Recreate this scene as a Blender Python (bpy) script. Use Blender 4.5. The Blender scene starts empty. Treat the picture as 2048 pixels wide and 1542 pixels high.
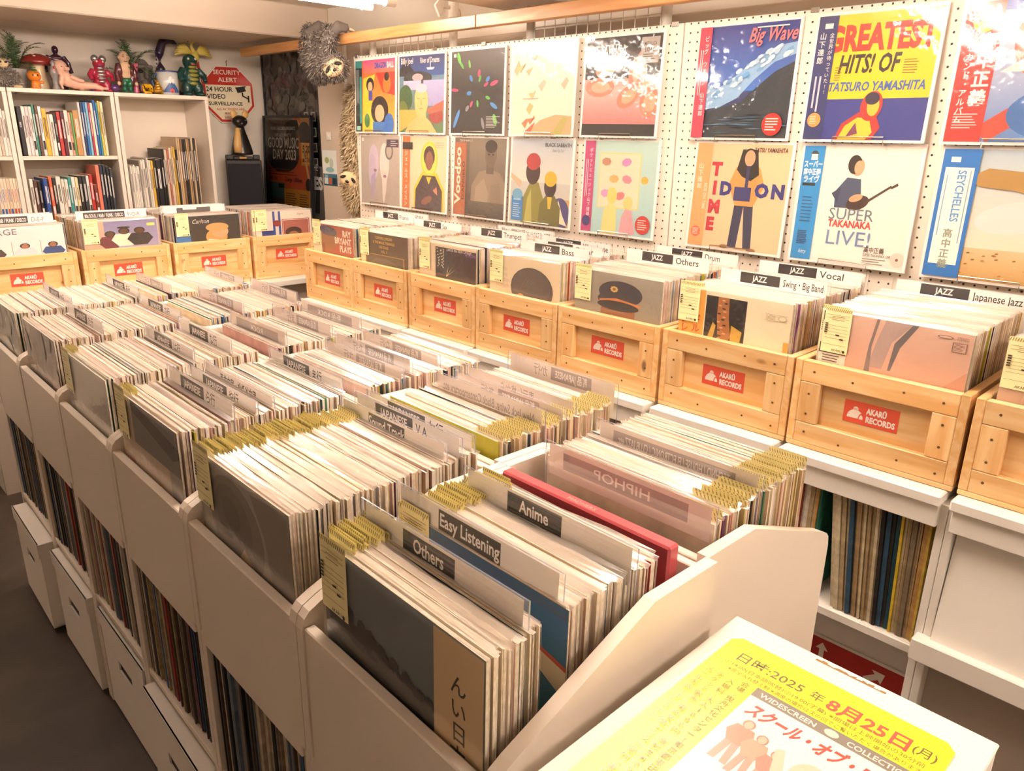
import bpy, math, random
from mathutils import Matrix, Vector, Euler
random.seed(7)
PI = math.pi
S = bpy.context.scene
COL = S.collection

# ------------------------------------------------------------------ camera
cd = bpy.data.cameras.new('camera'); cam = bpy.data.objects.new('camera', cd); COL.objects.link(cam)
cd.sensor_fit = 'HORIZONTAL'; cd.sensor_width = 36.0; cd.lens = 36.0 * 1530 / 2048
cd.clip_start = 0.02; cd.clip_end = 60
cam.matrix_world = Matrix(((0.71792307, 0.20536256, -0.6651411, 0.0),
                           (-0.69592428, 0.23453132, -0.6787374, 0.0),
                           (0.01660917, 0.95016908, 0.31129223, 1.42),
                           (0, 0, 0, 1)))
S.camera = cam
# ------------------------------------------------------------------ world and exposure
wd = bpy.data.worlds.new('shop_air'); S.world = wd; wd.use_nodes = True
wd.node_tree.nodes['Background'].inputs[0].default_value = (1.0, 0.86, 0.72, 1)
wd.node_tree.nodes['Background'].inputs[1].default_value = 0.02
S.view_settings.view_transform = 'Standard'; S.view_settings.look = 'None'
S.view_settings.gamma = 1.0; S.view_settings.use_curve_mapping = False
S.view_settings.exposure = 1.98
S.cycles.transparent_max_bounces = 24
S.cycles.max_bounces = 7; S.cycles.diffuse_bounces = 4; S.cycles.use_light_tree = False
TUBE_POWER = 17.0
TUBE_COLOR = (1.0, 0.832, 0.715)
# pairs of fluorescent tubes: (x0, x1, y); the second, out of view, is added to even the light
LAMPS = [(0.75, 1.98, 2.80), (-0.02, 0.61, 2.80), (0.62, 1.85, 0.98), (0.62, 1.85, -0.75)]

# ------------------------------------------------------------------ colour and material helpers
def lin(h):
    if not isinstance(h, str): return tuple(h[:3])
    h = h.lstrip('#'); o = []
    for i in (0, 2, 4):
        c = int(h[i:i+2], 16) / 255
        o.append(c / 12.92 if c <= .04045 else ((c + .055) / 1.055) ** 2.4)
    return tuple(o)
def rgba(h): return (*lin(h), 1.0)
MATS = {}
def P(name, col='ffffff', rough=.5, src=None, coat=0, metal=0, spec=.5, trans=0, emit=0, bump=0, bscale=60, var=0, vscale=6, coatr=.04, sss=0):
    if name in MATS: return MATS[name]
    m = bpy.data.materials.new(name); m.use_nodes = True; MATS[name] = m
    nt = m.node_tree; b = nt.nodes['Principled BSDF']; L = nt.links.new
    b.inputs['Base Color'].default_value = rgba(col); b.inputs['Roughness'].default_value = rough
    b.inputs['Metallic'].default_value = metal; b.inputs['Specular IOR Level'].default_value = spec
    b.inputs['Coat Weight'].default_value = coat; b.inputs['Coat Roughness'].default_value = coatr
    b.inputs['Transmission Weight'].default_value = trans
    if emit:
        b.inputs['Emission Color'].default_value = rgba(col); b.inputs['Emission Strength'].default_value = emit
    out = None
    if src == 'attr':
        a = nt.nodes.new('ShaderNodeVertexColor'); a.layer_name = 'Col'; out = a.outputs['Color']
    elif src == 'obj':
        a = nt.nodes.new('ShaderNodeObjectInfo'); out = a.outputs['Color']
    if var:
        tc = nt.nodes.new('ShaderNodeTexCoord'); n = nt.nodes.new('ShaderNodeTexNoise')
        n.inputs['Scale'].default_value = vscale; n.inputs['Detail'].default_value = 5
        L(tc.outputs['Object'], n.inputs['Vector'])
        mx = nt.nodes.new('ShaderNodeMix'); mx.data_type = 'RGBA'; mx.blend_type = 'MULTIPLY'
        mx.inputs[0].default_value = 1.0
        rr = nt.nodes.new('ShaderNodeMapRange'); rr.inputs[1].default_value = .3; rr.inputs[2].default_value = .7
        rr.inputs[3].default_value = 1 - var; rr.inputs[4].default_value = 1.0
        L(n.outputs['Fac'], rr.inputs[0])
        if out: L(out, mx.inputs[6])
        else: mx.inputs[6].default_value = rgba(col)
        L(rr.outputs[0], mx.inputs[7]); out = mx.outputs[2]
    if out: L(out, b.inputs['Base Color'])
    if bump:
        tc = nt.nodes.new('ShaderNodeTexCoord'); n = nt.nodes.new('ShaderNodeTexNoise')
        n.inputs['Scale'].default_value = bscale; n.inputs['Detail'].default_value = 3
        L(tc.outputs['Object'], n.inputs['Vector'])
        bp = nt.nodes.new('ShaderNodeBump'); bp.inputs['Strength'].default_value = bump; bp.inputs['Distance'].default_value = .004
        L(n.outputs['Fac'], bp.inputs['Height'])
        L(bp.outputs[0], b.inputs['Coat Normal' if coat else 'Normal'])
    return m

def film(name, clear, col='ffffff', rough=.12, gloss=.25, boost=.35, wrinkle=0):
    """thin clear plastic: part of the light passes straight through, the rest is a milky sheen"""
    m = bpy.data.materials.new(name); m.use_nodes = True; MATS[name] = m
    nt = m.node_tree; L = nt.links.new; nt.nodes.remove(nt.nodes['Principled BSDF'])
    o = nt.nodes['Material Output']
    t = nt.nodes.new('ShaderNodeBsdfTransparent'); t.inputs[0].default_value = (1, 1, 1, 1)
    g = nt.nodes.new('ShaderNodeBsdfGlossy'); g.inputs['Roughness'].default_value = rough; g.inputs[0].default_value = (1, 1, 1, 1)
    d = nt.nodes.new('ShaderNodeBsdfTranslucent'); d.inputs[0].default_value = rgba(col)
    d2 = nt.nodes.new('ShaderNodeBsdfDiffuse'); d2.inputs[0].default_value = rgba(col)
    m0 = nt.nodes.new('ShaderNodeMixShader'); m0.inputs[0].default_value = .5; L(d.outputs[0], m0.inputs[1]); L(d2.outputs[0], m0.inputs[2])
    m1 = nt.nodes.new('ShaderNodeMixShader'); m1.inputs[0].default_value = gloss; L(m0.outputs[0], m1.inputs[1]); L(g.outputs[0], m1.inputs[2])
    lw = nt.nodes.new('ShaderNodeLayerWeight'); lw.inputs['Blend'].default_value = .25
    mr = nt.nodes.new('ShaderNodeMapRange'); mr.inputs[3].default_value = 1 - clear; mr.inputs[4].default_value = min(1, 1 - clear + boost)
    L(lw.outputs['Facing'], mr.inputs[0])
    m2 = nt.nodes.new('ShaderNodeMixShader'); L(mr.outputs[0], m2.inputs[0]); L(t.outputs[0], m2.inputs[1]); L(m1.outputs[0], m2.inputs[2])
    if wrinkle:
        tc = nt.nodes.new('ShaderNodeTexCoord'); n = nt.nodes.new('ShaderNodeTexNoise'); n.inputs['Scale'].default_value = 22
        n.inputs['Detail'].default_value = 2; L(tc.outputs['Object'], n.inputs['Vector'])
        bp = nt.nodes.new('ShaderNodeBump'); bp.inputs['Strength'].default_value = wrinkle; bp.inputs['Distance'].default_value = .01
        L(n.outputs['Fac'], bp.inputs['Height']); L(bp.outputs[0], g.inputs['Normal'])
    L(m2.outputs[0], o.inputs[0]); return m

def wood_mat(name, c1, c2, knots=True, scale=1.0):
    """pine boards: grain runs along local X, knots here and there, each board its own tone"""
    m = bpy.data.materials.new(name); m.use_nodes = True; MATS[name] = m
    nt = m.node_tree; L = nt.links.new; b = nt.nodes['Principled BSDF']
    b.inputs['Roughness'].default_value = .42; b.inputs['Coat Weight'].default_value = .15; b.inputs['Coat Roughness'].default_value = .25
    tc = nt.nodes.new('ShaderNodeTexCoord'); oi = nt.nodes.new('ShaderNodeObjectInfo')
    cmb = nt.nodes.new('ShaderNodeCombineXYZ')
    mul = nt.nodes.new('ShaderNodeMath'); mul.operation = 'MULTIPLY'; mul.inputs[1].default_value = 37
    L(oi.outputs['Random'], mul.inputs[0])
    for i in range(3): L(mul.outputs[0], cmb.inputs[i])
    add = nt.nodes.new('ShaderNodeVectorMath'); add.operation = 'ADD'; L(tc.outputs['Object'], add.inputs[0]); L(cmb.outputs[0], add.inputs[1])
    mp = nt.nodes.new('ShaderNodeMapping'); mp.inputs['Scale'].default_value = (2.2*scale, 26*scale, 26*scale); L(add.outputs[0], mp.inputs[0])
    n1 = nt.nodes.new('ShaderNodeTexNoise'); n1.inputs['Scale'].default_value = 1.6; n1.inputs['Detail'].default_value = 4; n1.inputs['Distortion'].default_value = .6
    L(mp.outputs[0], n1.inputs['Vector'])
    cr = nt.nodes.new('ShaderNodeValToRGB'); cr.color_ramp.elements[0].position = .36; cr.color_ramp.elements[1].position = .64
    cr.color_ramp.elements[0].color = rgba(c2); cr.color_ramp.elements[1].color = rgba(c1); L(n1.outputs['Fac'], cr.inputs[0])
    out = cr.outputs[0]
    hv = nt.nodes.new('ShaderNodeHueSaturation'); mr = nt.nodes.new('ShaderNodeMapRange')
    mr.inputs[3].default_value = .86; mr.inputs[4].default_value = 1.1; L(oi.outputs['Random'], mr.inputs[0]); L(mr.outputs[0], hv.inputs['Value']); L(out, hv.inputs['Color'])
    out = hv.outputs[0]
    if knots:
        mp2 = nt.nodes.new('ShaderNodeMapping'); mp2.inputs['Scale'].default_value = (4.2, 9, 9); L(add.outputs[0], mp2.inputs[0])
        v = nt.nodes.new('ShaderNodeTexVoronoi'); v.inputs['Scale'].default_value = 1.0; L(mp2.outputs[0], v.inputs['Vector'])
        k = nt.nodes.new('ShaderNodeMapRange'); k.inputs[1].default_value = .055; k.inputs[2].default_value = .10; k.inputs[3].default_value = .8; k.inputs[4].default_value = 0
        L(v.outputs['Distance'], k.inputs[0])
        mx = nt.nodes.new('ShaderNodeMix'); mx.data_type = 'RGBA'; L(k.outputs[0], mx.inputs[0]); L(out, mx.inputs[6]); mx.inputs[7].default_value = rgba('6b3c1c'); out = mx.outputs[2]
    L(out, b.inputs['Base Color']); return m

# ------------------------------------------------------------------ mesh helpers
class MB:
    def __init__(s): s.v = []; s.f = []; s.c = []; s.m = []; s.M = None
    def add(s, vs, fs, col=None, mi=0, M=None):
        o = len(s.v); M = M or s.M
        s.v += [tuple(M @ Vector(p)) for p in vs] if M else [tuple(p) for p in vs]
        c = lin(col) if col is not None else (1, 1, 1)
        for f in fs: s.f.append(tuple(i + o for i in f)); s.c.append(c); s.m.append(mi)
        return s
    def box(s, x0, x1, y0, y1, z0, z1, col=None, mi=0, ch=0, M=None):
        if x1 < x0: x0, x1 = x1, x0
        if y1 < y0: y0, y1 = y1, y0
        if z1 < z0: z0, z1 = z1, z0
        if not ch:
            vs = [(x0,y0,z0),(x1,y0,z0),(x1,y1,z0),(x0,y1,z0),(x0,y0,z1),(x1,y0,z1),(x1,y1,z1),(x0,y1,z1)]
            return s.add(vs, [(0,3,2,1),(4,5,6,7),(0,1,5,4),(1,2,6,5),(2,3,7,6),(3,0,4,7)], col, mi, M)
        lo = (x0, y0, z0); hi = (x1, y1, z1); vs = []; idx = {}
        for sx in (0, 1):
            for sy in (0, 1):
                for sz in (0, 1):
                    for ax in range(3):
                        p = [hi[0] if sx else lo[0], hi[1] if sy else lo[1], hi[2] if sz else lo[2]]
                        for k, sg in enumerate((sx, sy, sz)):
                            if k != ax: p[k] += -ch if sg else ch
                        idx[(sx, sy, sz, ax)] = len(vs); vs.append(tuple(p))
        fs = []
        for ax in range(3):
            a, b = [k for k in range(3) if k != ax]
            for sg in (0, 1):
                q = []
                for (i, j) in ((0,0),(1,0),(1,1),(0,1)):
                    k = [0,0,0]; k[ax] = sg; k[a] = i; k[b] = j; q.append(idx[(*k, ax)])
                flip = (sg == 0) != (ax == 1)
                fs.append(tuple(q[::-1] if flip else q))
        for ax in range(3):      # edges along ax
            a, b = [k for k in range(3) if k != ax]
            for i in (0, 1):
                for j in (0, 1):
                    k0 = [0,0,0]; k0[a] = i; k0[b] = j; k1 = list(k0); k1[ax] = 1
                    fs.append((idx[(*k0, a)], idx[(*k1, a)], idx[(*k1, b)], idx[(*k0, b)]))
        for sx in (0, 1):
            for sy in (0, 1):
                for sz in (0, 1): fs.append(tuple(idx[(sx, sy, sz, k)] for k in range(3)))
        return s.add(vs, fs, col, mi, M)
    def prism(s, poly, a, b, axis='y', col=None, mi=0, M=None):
        n = len(poly)
        def pt(p, t): return {'y': (p[0], t, p[1]), 'x': (t, p[0], p[1]), 'z': (p[0], p[1], t)}[axis]
        vs = [pt(p, a) for p in poly] + [pt(p, b) for p in poly]
        fs = [tuple(range(n)), tuple(range(2*n-1, n-1, -1))] + [(i, n+i, n+(i+1) % n, (i+1) % n) for i in range(n)]
        return s.add(vs, fs, col, mi, M)
    def tube(s, path, r, n=8, col=None, mi=0, caps=True, M=None):
        path = [Vector(p) for p in path]; rs = r if isinstance(r, (list, tuple)) else [r] * len(path)
        vs = []; fs = []
        for i, p in enumerate(path):
            d = (path[min(i+1, len(path)-1)] - path[max(i-1, 0)]).normalized()
            u = d.cross(Vector((0, 0, 1)));
            if u.length < .1: u = d.cross(Vector((1, 0, 0)))
            u.normalize(); w = d.cross(u)
            for k in range(n):
                t = 2*PI*k/n; vs.append(tuple(p + (u*math.cos(t) + w*math.sin(t)) * rs[i]))
        for i in range(len(path)-1):
            for k in range(n): fs.append((i*n+k, i*n+(k+1) % n, (i+1)*n+(k+1) % n, (i+1)*n+k))
        if caps: fs += [tuple(range(n))[::-1], tuple(range((len(path)-1)*n, len(path)*n))]
        return s.add(vs, fs, col, mi, M)
    def lathe(s, prof, c=(0, 0, 0), n=20, col=None, mi=0, M=None):
        vs = []; fs = []
        for (r, z) in prof:
            for k in range(n): t = 2*PI*k/n; vs.append((c[0]+r*math.cos(t), c[1]+r*math.sin(t), c[2]+z))
        for i in range(len(prof)-1):
            for k in range(n): fs.append((i*n+k, i*n+(k+1) % n, (i+1)*n+(k+1) % n, (i+1)*n+k))
        fs += [tuple(range(n))[::-1], tuple(range((len(prof)-1)*n, len(prof)*n))]
        return s.add(vs, fs, col, mi, M)
    def ell(s, c, r, rot=(0, 0, 0), col=None, mi=0, n=14, m=9):
        if not isinstance(r, (list, tuple)): r = (r, r, r)
        R = Euler(rot).to_matrix(); vs = []; fs = []
        vs.append(Vector(c) + R @ Vector((0, 0, -r[2])))
        for i in range(1, m):
            a = -PI/2 + PI*i/m
            for k in range(n):
                t = 2*PI*k/n; vs.append(Vector(c) + R @ Vector((r[0]*math.cos(a)*math.cos(t), r[1]*math.cos(a)*math.sin(t), r[2]*math.sin(a))))
        vs.append(Vector(c) + R @ Vector((0, 0, r[2])))
        for k in range(n): fs.append((0, 1+(k+1) % n, 1+k))
        for i in range(m-2):
            for k in range(n): fs.append((1+i*n+k, 1+i*n+(k+1) % n, 1+(i+1)*n+(k+1) % n, 1+(i+1)*n+k))
        e = len(vs)-1
        for k in range(n): fs.append((1+(m-2)*n+k, 1+(m-2)*n+(k+1) % n, e))
        return s.add(vs, fs, col, mi)
    def mesh(s, name, mats, smooth=False):
        me = bpy.data.meshes.new(name); me.from_pydata(s.v, [], s.f)
        mats = mats if isinstance(mats, (list, tuple)) else [mats]
        for q in mats: me.materials.append(MATS[q] if isinstance(q, str) else q)
        if any(s.m): me.polygons.foreach_set('material_index', s.m)
        at = me.color_attributes.new('Col', 'FLOAT_COLOR', 'CORNER'); buf = []
        for f, c in zip(s.f, s.c):
            if isinstance(c[0], (tuple, list)):
                for q in c: buf += [*q, 1.0]
            else: buf += [*c, 1.0] * len(f)
        at.data.foreach_set('color', buf)
        if smooth: me.polygons.foreach_set('use_smooth', [True]*len(s.f))
        me.update(); return me
    def build(s, name, mats, parent=None, smooth=False): return ob(name, s.mesh(name, mats, smooth), parent)

def ob(name, me, parent=None, loc=None, rot=None, color=None):
    o = bpy.data.objects.new(name, me); COL.objects.link(o)
    if parent: o.parent = parent
    if loc: o.location = loc
    if rot: o.rotation_euler = rot
    if color is not None: o.color = (*lin(color), 1.0)
    return o
def tag(o, label, cat, group=None):
    o['label'] = label; o['category'] = cat
    if group: o['group'] = group
    return o
def thing(name, label, cat, loc=(0, 0, 0), rot=(0, 0, 0), group=None):
    o = bpy.data.objects.new(name, None); COL.objects.link(o); o.location = loc; o.rotation_euler = rot
    o.empty_display_size = .02
    return tag(o, label, cat, group)
def cname(h):
    import colorsys
    r, g, b = (int(h[i:i+2], 16)/255 for i in (0, 2, 4)); H, s, v = colorsys.rgb_to_hsv(r, g, b); H *= 360
    if v < .36: return 'black' if s < .35 or v < .2 else 'dark brown' if H < 50 or H > 330 else 'dark blue'
    if s < .12: return 'white' if v > .85 else 'grey'
    if H < 18 or H > 335: return 'pinkish' if v > .8 and s < .35 else 'red' if s > .5 else 'dusty red'
    if H < 55: return 'cream' if v > .82 and s < .32 else 'yellow' if v > .8 and s > .55 and H > 38 else 'orange' if v > .8 and s > .6 else 'tan' if v > .55 else 'brown'
    return 'yellow-green' if H < 75 else 'green' if H < 170 else 'teal' if H < 195 else 'blue' if H < 255 else 'purple'
FL = -.08                                         # floor level
def nth(n): return '%d%s' % (n, 'th' if 10 < n % 100 < 20 else {1: 'st', 2: 'nd', 3: 'rd'}.get(n % 10, 'th'))
def struct(o): o['kind'] = 'structure'; return o

# ------------------------------------------------------------------ flat print: coloured shapes and lettering
_fc = bpy.data.curves.new('type', 'FONT'); _fo = bpy.data.objects.new('type', _fc); _fc.resolution_u = 2
GC = {}
def glyphs(txt, bold=0.0):
    k = (txt, bold)
    if k not in GC:
        _fc.body = txt; _fc.offset = bold
        me = bpy.data.meshes.new_from_object(_fo)
        vs = [tuple(v.co)[:2] for v in me.vertices]; fs = [tuple(p.vertices) for p in me.polygons]
        bpy.data.meshes.remove(me)
        w = max((v[0] for v in vs), default=.3)
        GC[k] = (vs, fs, w)
    return GC[k]
class Print:
    """shapes in units of the sheet width, y up, origin at the bottom left; later shapes lie on top"""
    def __init__(s, w, h, dz=.00007, ym=(0.0, 1.0)): s.w = w; s.h = h; s.k = 1; s.dz = dz; s.mb = MB(); s.ym = ym
    def _put(s, pts, fs, col, raw=False):
        z = s.k*s.dz; s.k += 1; a, b = (0, 1) if raw else s.ym
        s.mb.add([((x-.5)*s.w, (a+b*y)*s.w, z) for x, y in pts], fs, None, 0)
        c = lin(col) if not (isinstance(col, (list, tuple)) and isinstance(col[0], (list, tuple, str)) ) else [lin(q) for q in col]
        for i in range(len(fs)): s.mb.c[-1-i] = c
        return s
    def r(s, x0, y0, x1, y1, col):
        return s._put([(x0,y0),(x1,y0),(x1,y1),(x0,y1)], [(0,1,2,3)], col)
    def g(s, x0, y0, x1, y1, cb, ct):
        return s._put([(x0,y0),(x1,y0),(x1,y1),(x0,y1)], [(0,1,2,3)], [cb, cb, ct, ct])
    def p(s, pts, col):
        H = s.h/s.w          # trim to the sheet
        for ax, lim, sg in ((0, 0.0, 1), (0, 1.0, -1), (1, (0.0-s.ym[0])/s.ym[1], 1), (1, (H-s.ym[0])/s.ym[1], -1)):
            o = []
            for i, b in enumerate(pts):
                a = pts[i-1]; ia, ib = (a[ax]-lim)*sg >= 0, (b[ax]-lim)*sg >= 0
                if ia != ib:
                    f = (lim-a[ax])/(b[ax]-a[ax]); o.append((a[0]+(b[0]-a[0])*f, a[1]+(b[1]-a[1])*f))
                if ib: o.append(b)
            pts = o
            if len(pts) < 3: return s
        return s._put(pts, [tuple(range(len(pts)))], col)
    def e(s, cx, cy, rx, ry, col, rot=0, n=22, a0=0, a1=360):
        c, d = math.cos(math.radians(rot)), math.sin(math.radians(rot)); pts = []
        full = (a1-a0) == 360
        for k in range(n if full else n+1):
            t = math.radians(a0 + (a1-a0)*k/n); x, y = rx*math.cos(t), ry*math.sin(t); pts.append((cx+x*c-y*d, cy+x*d+y*c))
        return s.p(pts, col)
    def t(s, txt, x, y, h, col, a='l', b=0.0, sx=1.0, sh=0.0, rot=0, vert=False, fit=None):
        if vert:
            for i, ch in enumerate(txt):
                if ch != ' ': s.t(ch, x, y - i*h*1.08/s.ym[1], h, col, 'c', b, sx)
            return s
        vs, fs, w = glyphs(txt, b); y = s.ym[0] + s.ym[1]*y
        if fit: sx = fit/(w*h)
        dx = {'l': 0, 'c': -w*sx/2, 'r': -w*sx}[a]; c, d = math.cos(math.radians(rot)), math.sin(math.radians(rot)); pts = []
        for (px, py) in vs:
            X = (px*sx + dx + sh*py)*h; Y = py*h; pts.append((x + X*c - Y*d, y + X*d + Y*c))
        return s._put(pts, fs, col, True)
    def bars(s, x, y, w, n, lh, col, th=.35, jit=.3, vertical=False, rnd=random.Random(3)):
        for i in range(n):
            q = w*(1-jit*rnd.random())
            if vertical: s.r(x+i*lh, y-q, x+i*lh+lh*th, y, col)
            else: s.r(x, y-i*lh, x+q, y-i*lh+lh*th, col)
        return s
    def man(s, x, y, h, coat, skin='c08a62', hair='1d1613', legs=None):
        """a plain standing or cropped figure"""
        if legs: s.p([(x-.13*h,y),(x-.03*h,y),(x,y+.42*h),(x+.05*h,y),(x+.14*h,y),(x+.1*h,y+.5*h),(x-.1*h,y+.5*h)], legs)
        s.p([(x-.1*h,y+.42*h),(x+.1*h,y+.42*h),(x+.2*h,y+.62*h),(x+.13*h,y+.8*h),(x-.13*h,y+.8*h),(x-.2*h,y+.62*h)], coat)
        s.e(x, y+.88*h, .085*h, .1*h, hair); s.e(x, y+.87*h, .06*h, .085*h, skin); return s
    def mesh(s, name, mat): return s.mb.mesh(name, mat)
    def build(s, name, mat, parent=None): return ob(name, s.mesh(name, mat), parent)
FACE = {'-X': -PI/2, '+X': PI/2, '-Y': 0.0, '+Y': PI}
def face(d, lean=0.0, roll=0.0): return (PI/2 - lean, roll, FACE[d])

# ------------------------------------------------------------------ materials
P('white_panel', 'ede1d2', .38, var=.04, vscale=3)
P('white_laminate', 'f0ece4', .3)
P('wall_paint', 'e9e0d2', .7, var=.05, vscale=2)
P('beam_paint', 'd8c8b6', .55, var=.06, vscale=2)
P('ceiling_paint', 'e4d9ca', .7)
P('recess_shade', '15120f', .8)
P('floor_vinyl', '4c4036', .55, var=.55, vscale=5, bump=.15, bscale=30)
P('paint', src='attr', rough=.5)
P('paint_gloss', src='attr', rough=.3, coat=.6, coatr=.08)
P('print', src='attr', rough=.5, coat=0.25, coatr=.2)
P('print_sleeved', src='attr', rough=.5, coat=1.0, coatr=.06, bump=.16, bscale=6)
P('print_matte', src='attr', rough=.7)
P('jacket', src='obj', rough=.5, var=.25, vscale=14)
P('jacket_edge', 'efe2cc', .7, var=.3, vscale=90)
P('jacket_any', src='attr', rough=.55, var=.3, vscale=30)
P('spine', src='obj', rough=.55, var=.45, vscale=45)
P('book_cover', src='obj', rough=.45)
P('book_pages', 'e6dcc8', .8)
P('black_plastic', '14130f', .35)
P('black_satin', '16161a', .5)
P('steel_wire', 'b9b3a6', .25, metal=1)
P('white_metal', 'e8e2d8', .35)
P('grey_metal', 'a79f94', .35, metal=.6)
P('paper', 'f6f0ea', .7)
P('cardboard_white', 'f1ebe2', .6, var=.04, vscale=5)
film('sleeve', .93, 'fff6ea', .10, .55, .2, wrinkle=.35)
film('sleeve_top', .58, 'fff6ee', .14, .25, .1)
film('acrylic', .95, 'f4eef0', .04, .9, .25)
film('acrylic_edge', .25, '8d93ab', .2, .2)
wood_mat('pine', 'f4cf98', 'e6b170')
wood_mat('pine_rail', 'd9a66e', 'c48a52', knots=False)
# ------------------------------------------------------------------ room shell
XW0, XW1, YW0, YW1, ZC = -1.7, 2.37, -1.9, 4.6, 2.03
def slab(name, x0, x1, y0, y1, z0, z1, mat, ch=0):
    return struct(MB().box(x0, x1, y0, y1, z0, z1, ch=ch).build(name, mat))
slab('floor', XW0-.1, XW1+.1, YW0-.1, YW1+.1, FL-.1, FL, 'floor_vinyl')
slab('ceiling', XW0-.1, XW1+.1, YW0-.1, YW1+.1, ZC, ZC+.1, 'ceiling_paint')
slab('wall_back', XW0-.1, XW1+.1, YW1, YW1+.1, FL, ZC, 'wall_paint')
slab('wall_right', XW1, XW1+.1, YW0, YW1, FL, ZC, 'wall_paint')
slab('wall_left', XW0-.1, XW0, YW0, YW1, FL, ZC, 'wall_paint')
slab('wall_front', XW0-.1, XW1+.1, YW0-.1, YW0, FL, ZC, 'wall_paint')
slab('trim_1', XW0, XW1, 3.84, YW1, 1.874, ZC, 'beam_paint', .006)
slab('trim_2', XW0, XW1, 2.04, 2.36, 1.874, ZC, 'beam_paint', .006)
slab('trim_3', XW0, XW1, .30, .62, 1.874, ZC, 'beam_paint', .006)
slab('trim_4', 2.29, XW1, 3.43, 3.86, FL, 1.874, 'beam_paint', .008)      # boxed column by the corner
slab('trim_5', 2.275, 2.29, 3.555, 3.575, FL, 1.874, 'white_metal', .003)  # its cover strip
slab('trim_6', 2.33, XW1, -.5, 3.43, 1.66, 1.775, 'recess_shade')           # solid slab painted black for the shade of a gap above the pegboards
slab('trim_7', 2.33, XW1, -.5, 3.43, 1.775, 1.81, 'beam_paint', .004)
slab('trim_8', 2.32, XW1, -.5, 3.43, 1.63, 1.66, 'beam_paint', .004)

# ------------------------------------------------------------------ fluorescent lamps
m = P('tube_glow', 'ffffff', .4)
b = m.node_tree.nodes['Principled BSDF']
b.inputs['Emission Color'].default_value = (*TUBE_COLOR, 1); b.inputs['Emission Strength'].default_value = TUBE_POWER
WHERE = ['over the far end of the island, near the beam', 'over the far left aisle', 'over the middle of the shop', 'over the near end of the shop']
for i, (x0, x1, yc) in enumerate(LAMPS):
    L = (x1-x0)/2
    t = thing('fluorescent_lamp', 'white twin-tube fluorescent ceiling lamp ' + WHERE[i], 'lamp', ((x0+x1)/2, yc, ZC), group='fluorescent ceiling lamps')
    MB().box(-L, L, -.055, .055, -.045, 0, ch=.006).build('housing', 'white_metal', t)
    for s in (-1, 1):
        y = s*.08  # two tubes side by side
        MB().tube([(-L+.03, y, -.122), (L-.03, y, -.122)], .014, 10).build('tube', 'tube_glow', t, True)
        for e in (-1, 1):
            q = MB(); q.tube([(e*(L-.045), y, -.122), (e*L, y, -.122)], .0185, 14); q.box(e*(L-.03), e*(L-.008), y-.012, y+.012, -.12, -.03, ch=.003)
            q.box(e*(L-.03), e*(L-.008), 0, y, -.045, -.03)
            q.build('socket', 'white_metal', t)
# a small alarm knob and its box on the wall between the beams
t = thing('alarm_fixture', 'small round beige alarm fixture on the wall above the wooden rail', 'fixture', (XW1, 2.80, 1.91), (0, -PI/2, 0))
MB().lathe([(.028, 0), (.028, .006), (.02, .01)], n=16).build('base', 'beam_paint', t); MB().lathe([(.017, .01), (.017, .035), (.012, .04)], n=8).build('cap', 'beam_paint', t)

# ------------------------------------------------------------------ record kit
WJ, HJ = .315, .315
THK = [.0022, .003, .0038, .0056]
def jacket_mesh(t):
    q = MB(); a, h = WJ/2, HJ
    vs = [(-a,0,-t),(a,0,-t),(a,h,-t),(-a,h,-t),(-a,0,0),(a,0,0),(a,h,0),(-a,h,0)]
    q.add(vs, [(0,3,2,1),(4,5,6,7),(0,4,7,3)], None, 0); q.add(vs, [(0,1,5,4),(1,2,6,5),(2,3,7,6)], None, 1)
    return q.mesh('jacket', ['jacket', 'jacket_edge'])
JM = [jacket_mesh(t) for t in THK]
def sleeve_mesh(bend, up, side, front):
    q = MB(); a, h = WJ/2 + .003, HJ
    if front:
        q.add([(-a,0,.0032),(a,0,.0032),(a,h+.002,.0032),(-a,h+.002,.0032)], [(0,1,2,3)], None, 1)
    n = 5
    vs = []
    for i in range(n):
        x = -a + 2*a*i/(n-1); w = .0022*math.sin(i*2.1+bend*9)
        vs += [(x, h, -.001), (x, h+up*(.8+.3*math.sin(i*1.7+bend*5)), -.001+bend*.009+w)]
    q.add(vs, [(2*i, 2*i+2, 2*i+3, 2*i+1) for i in range(n-1)])
    q.add([(a,0,-.001),(a+side,.002,.001),(a+side,h+up*.8,.0015+bend*.004),(a,h+up*.8,-.001)], [(0,1,2,3)])
    return q.mesh('clear_sleeve', ['sleeve_top', 'sleeve'])
SM = [sleeve_mesh(random.uniform(-1, 1), random.uniform(.002, .006), random.uniform(.001, .004), False) for _ in range(8)]
SMF = [sleeve_mesh(random.uniform(-1, 1), .008, .004, True) for _ in range(3)]
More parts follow.
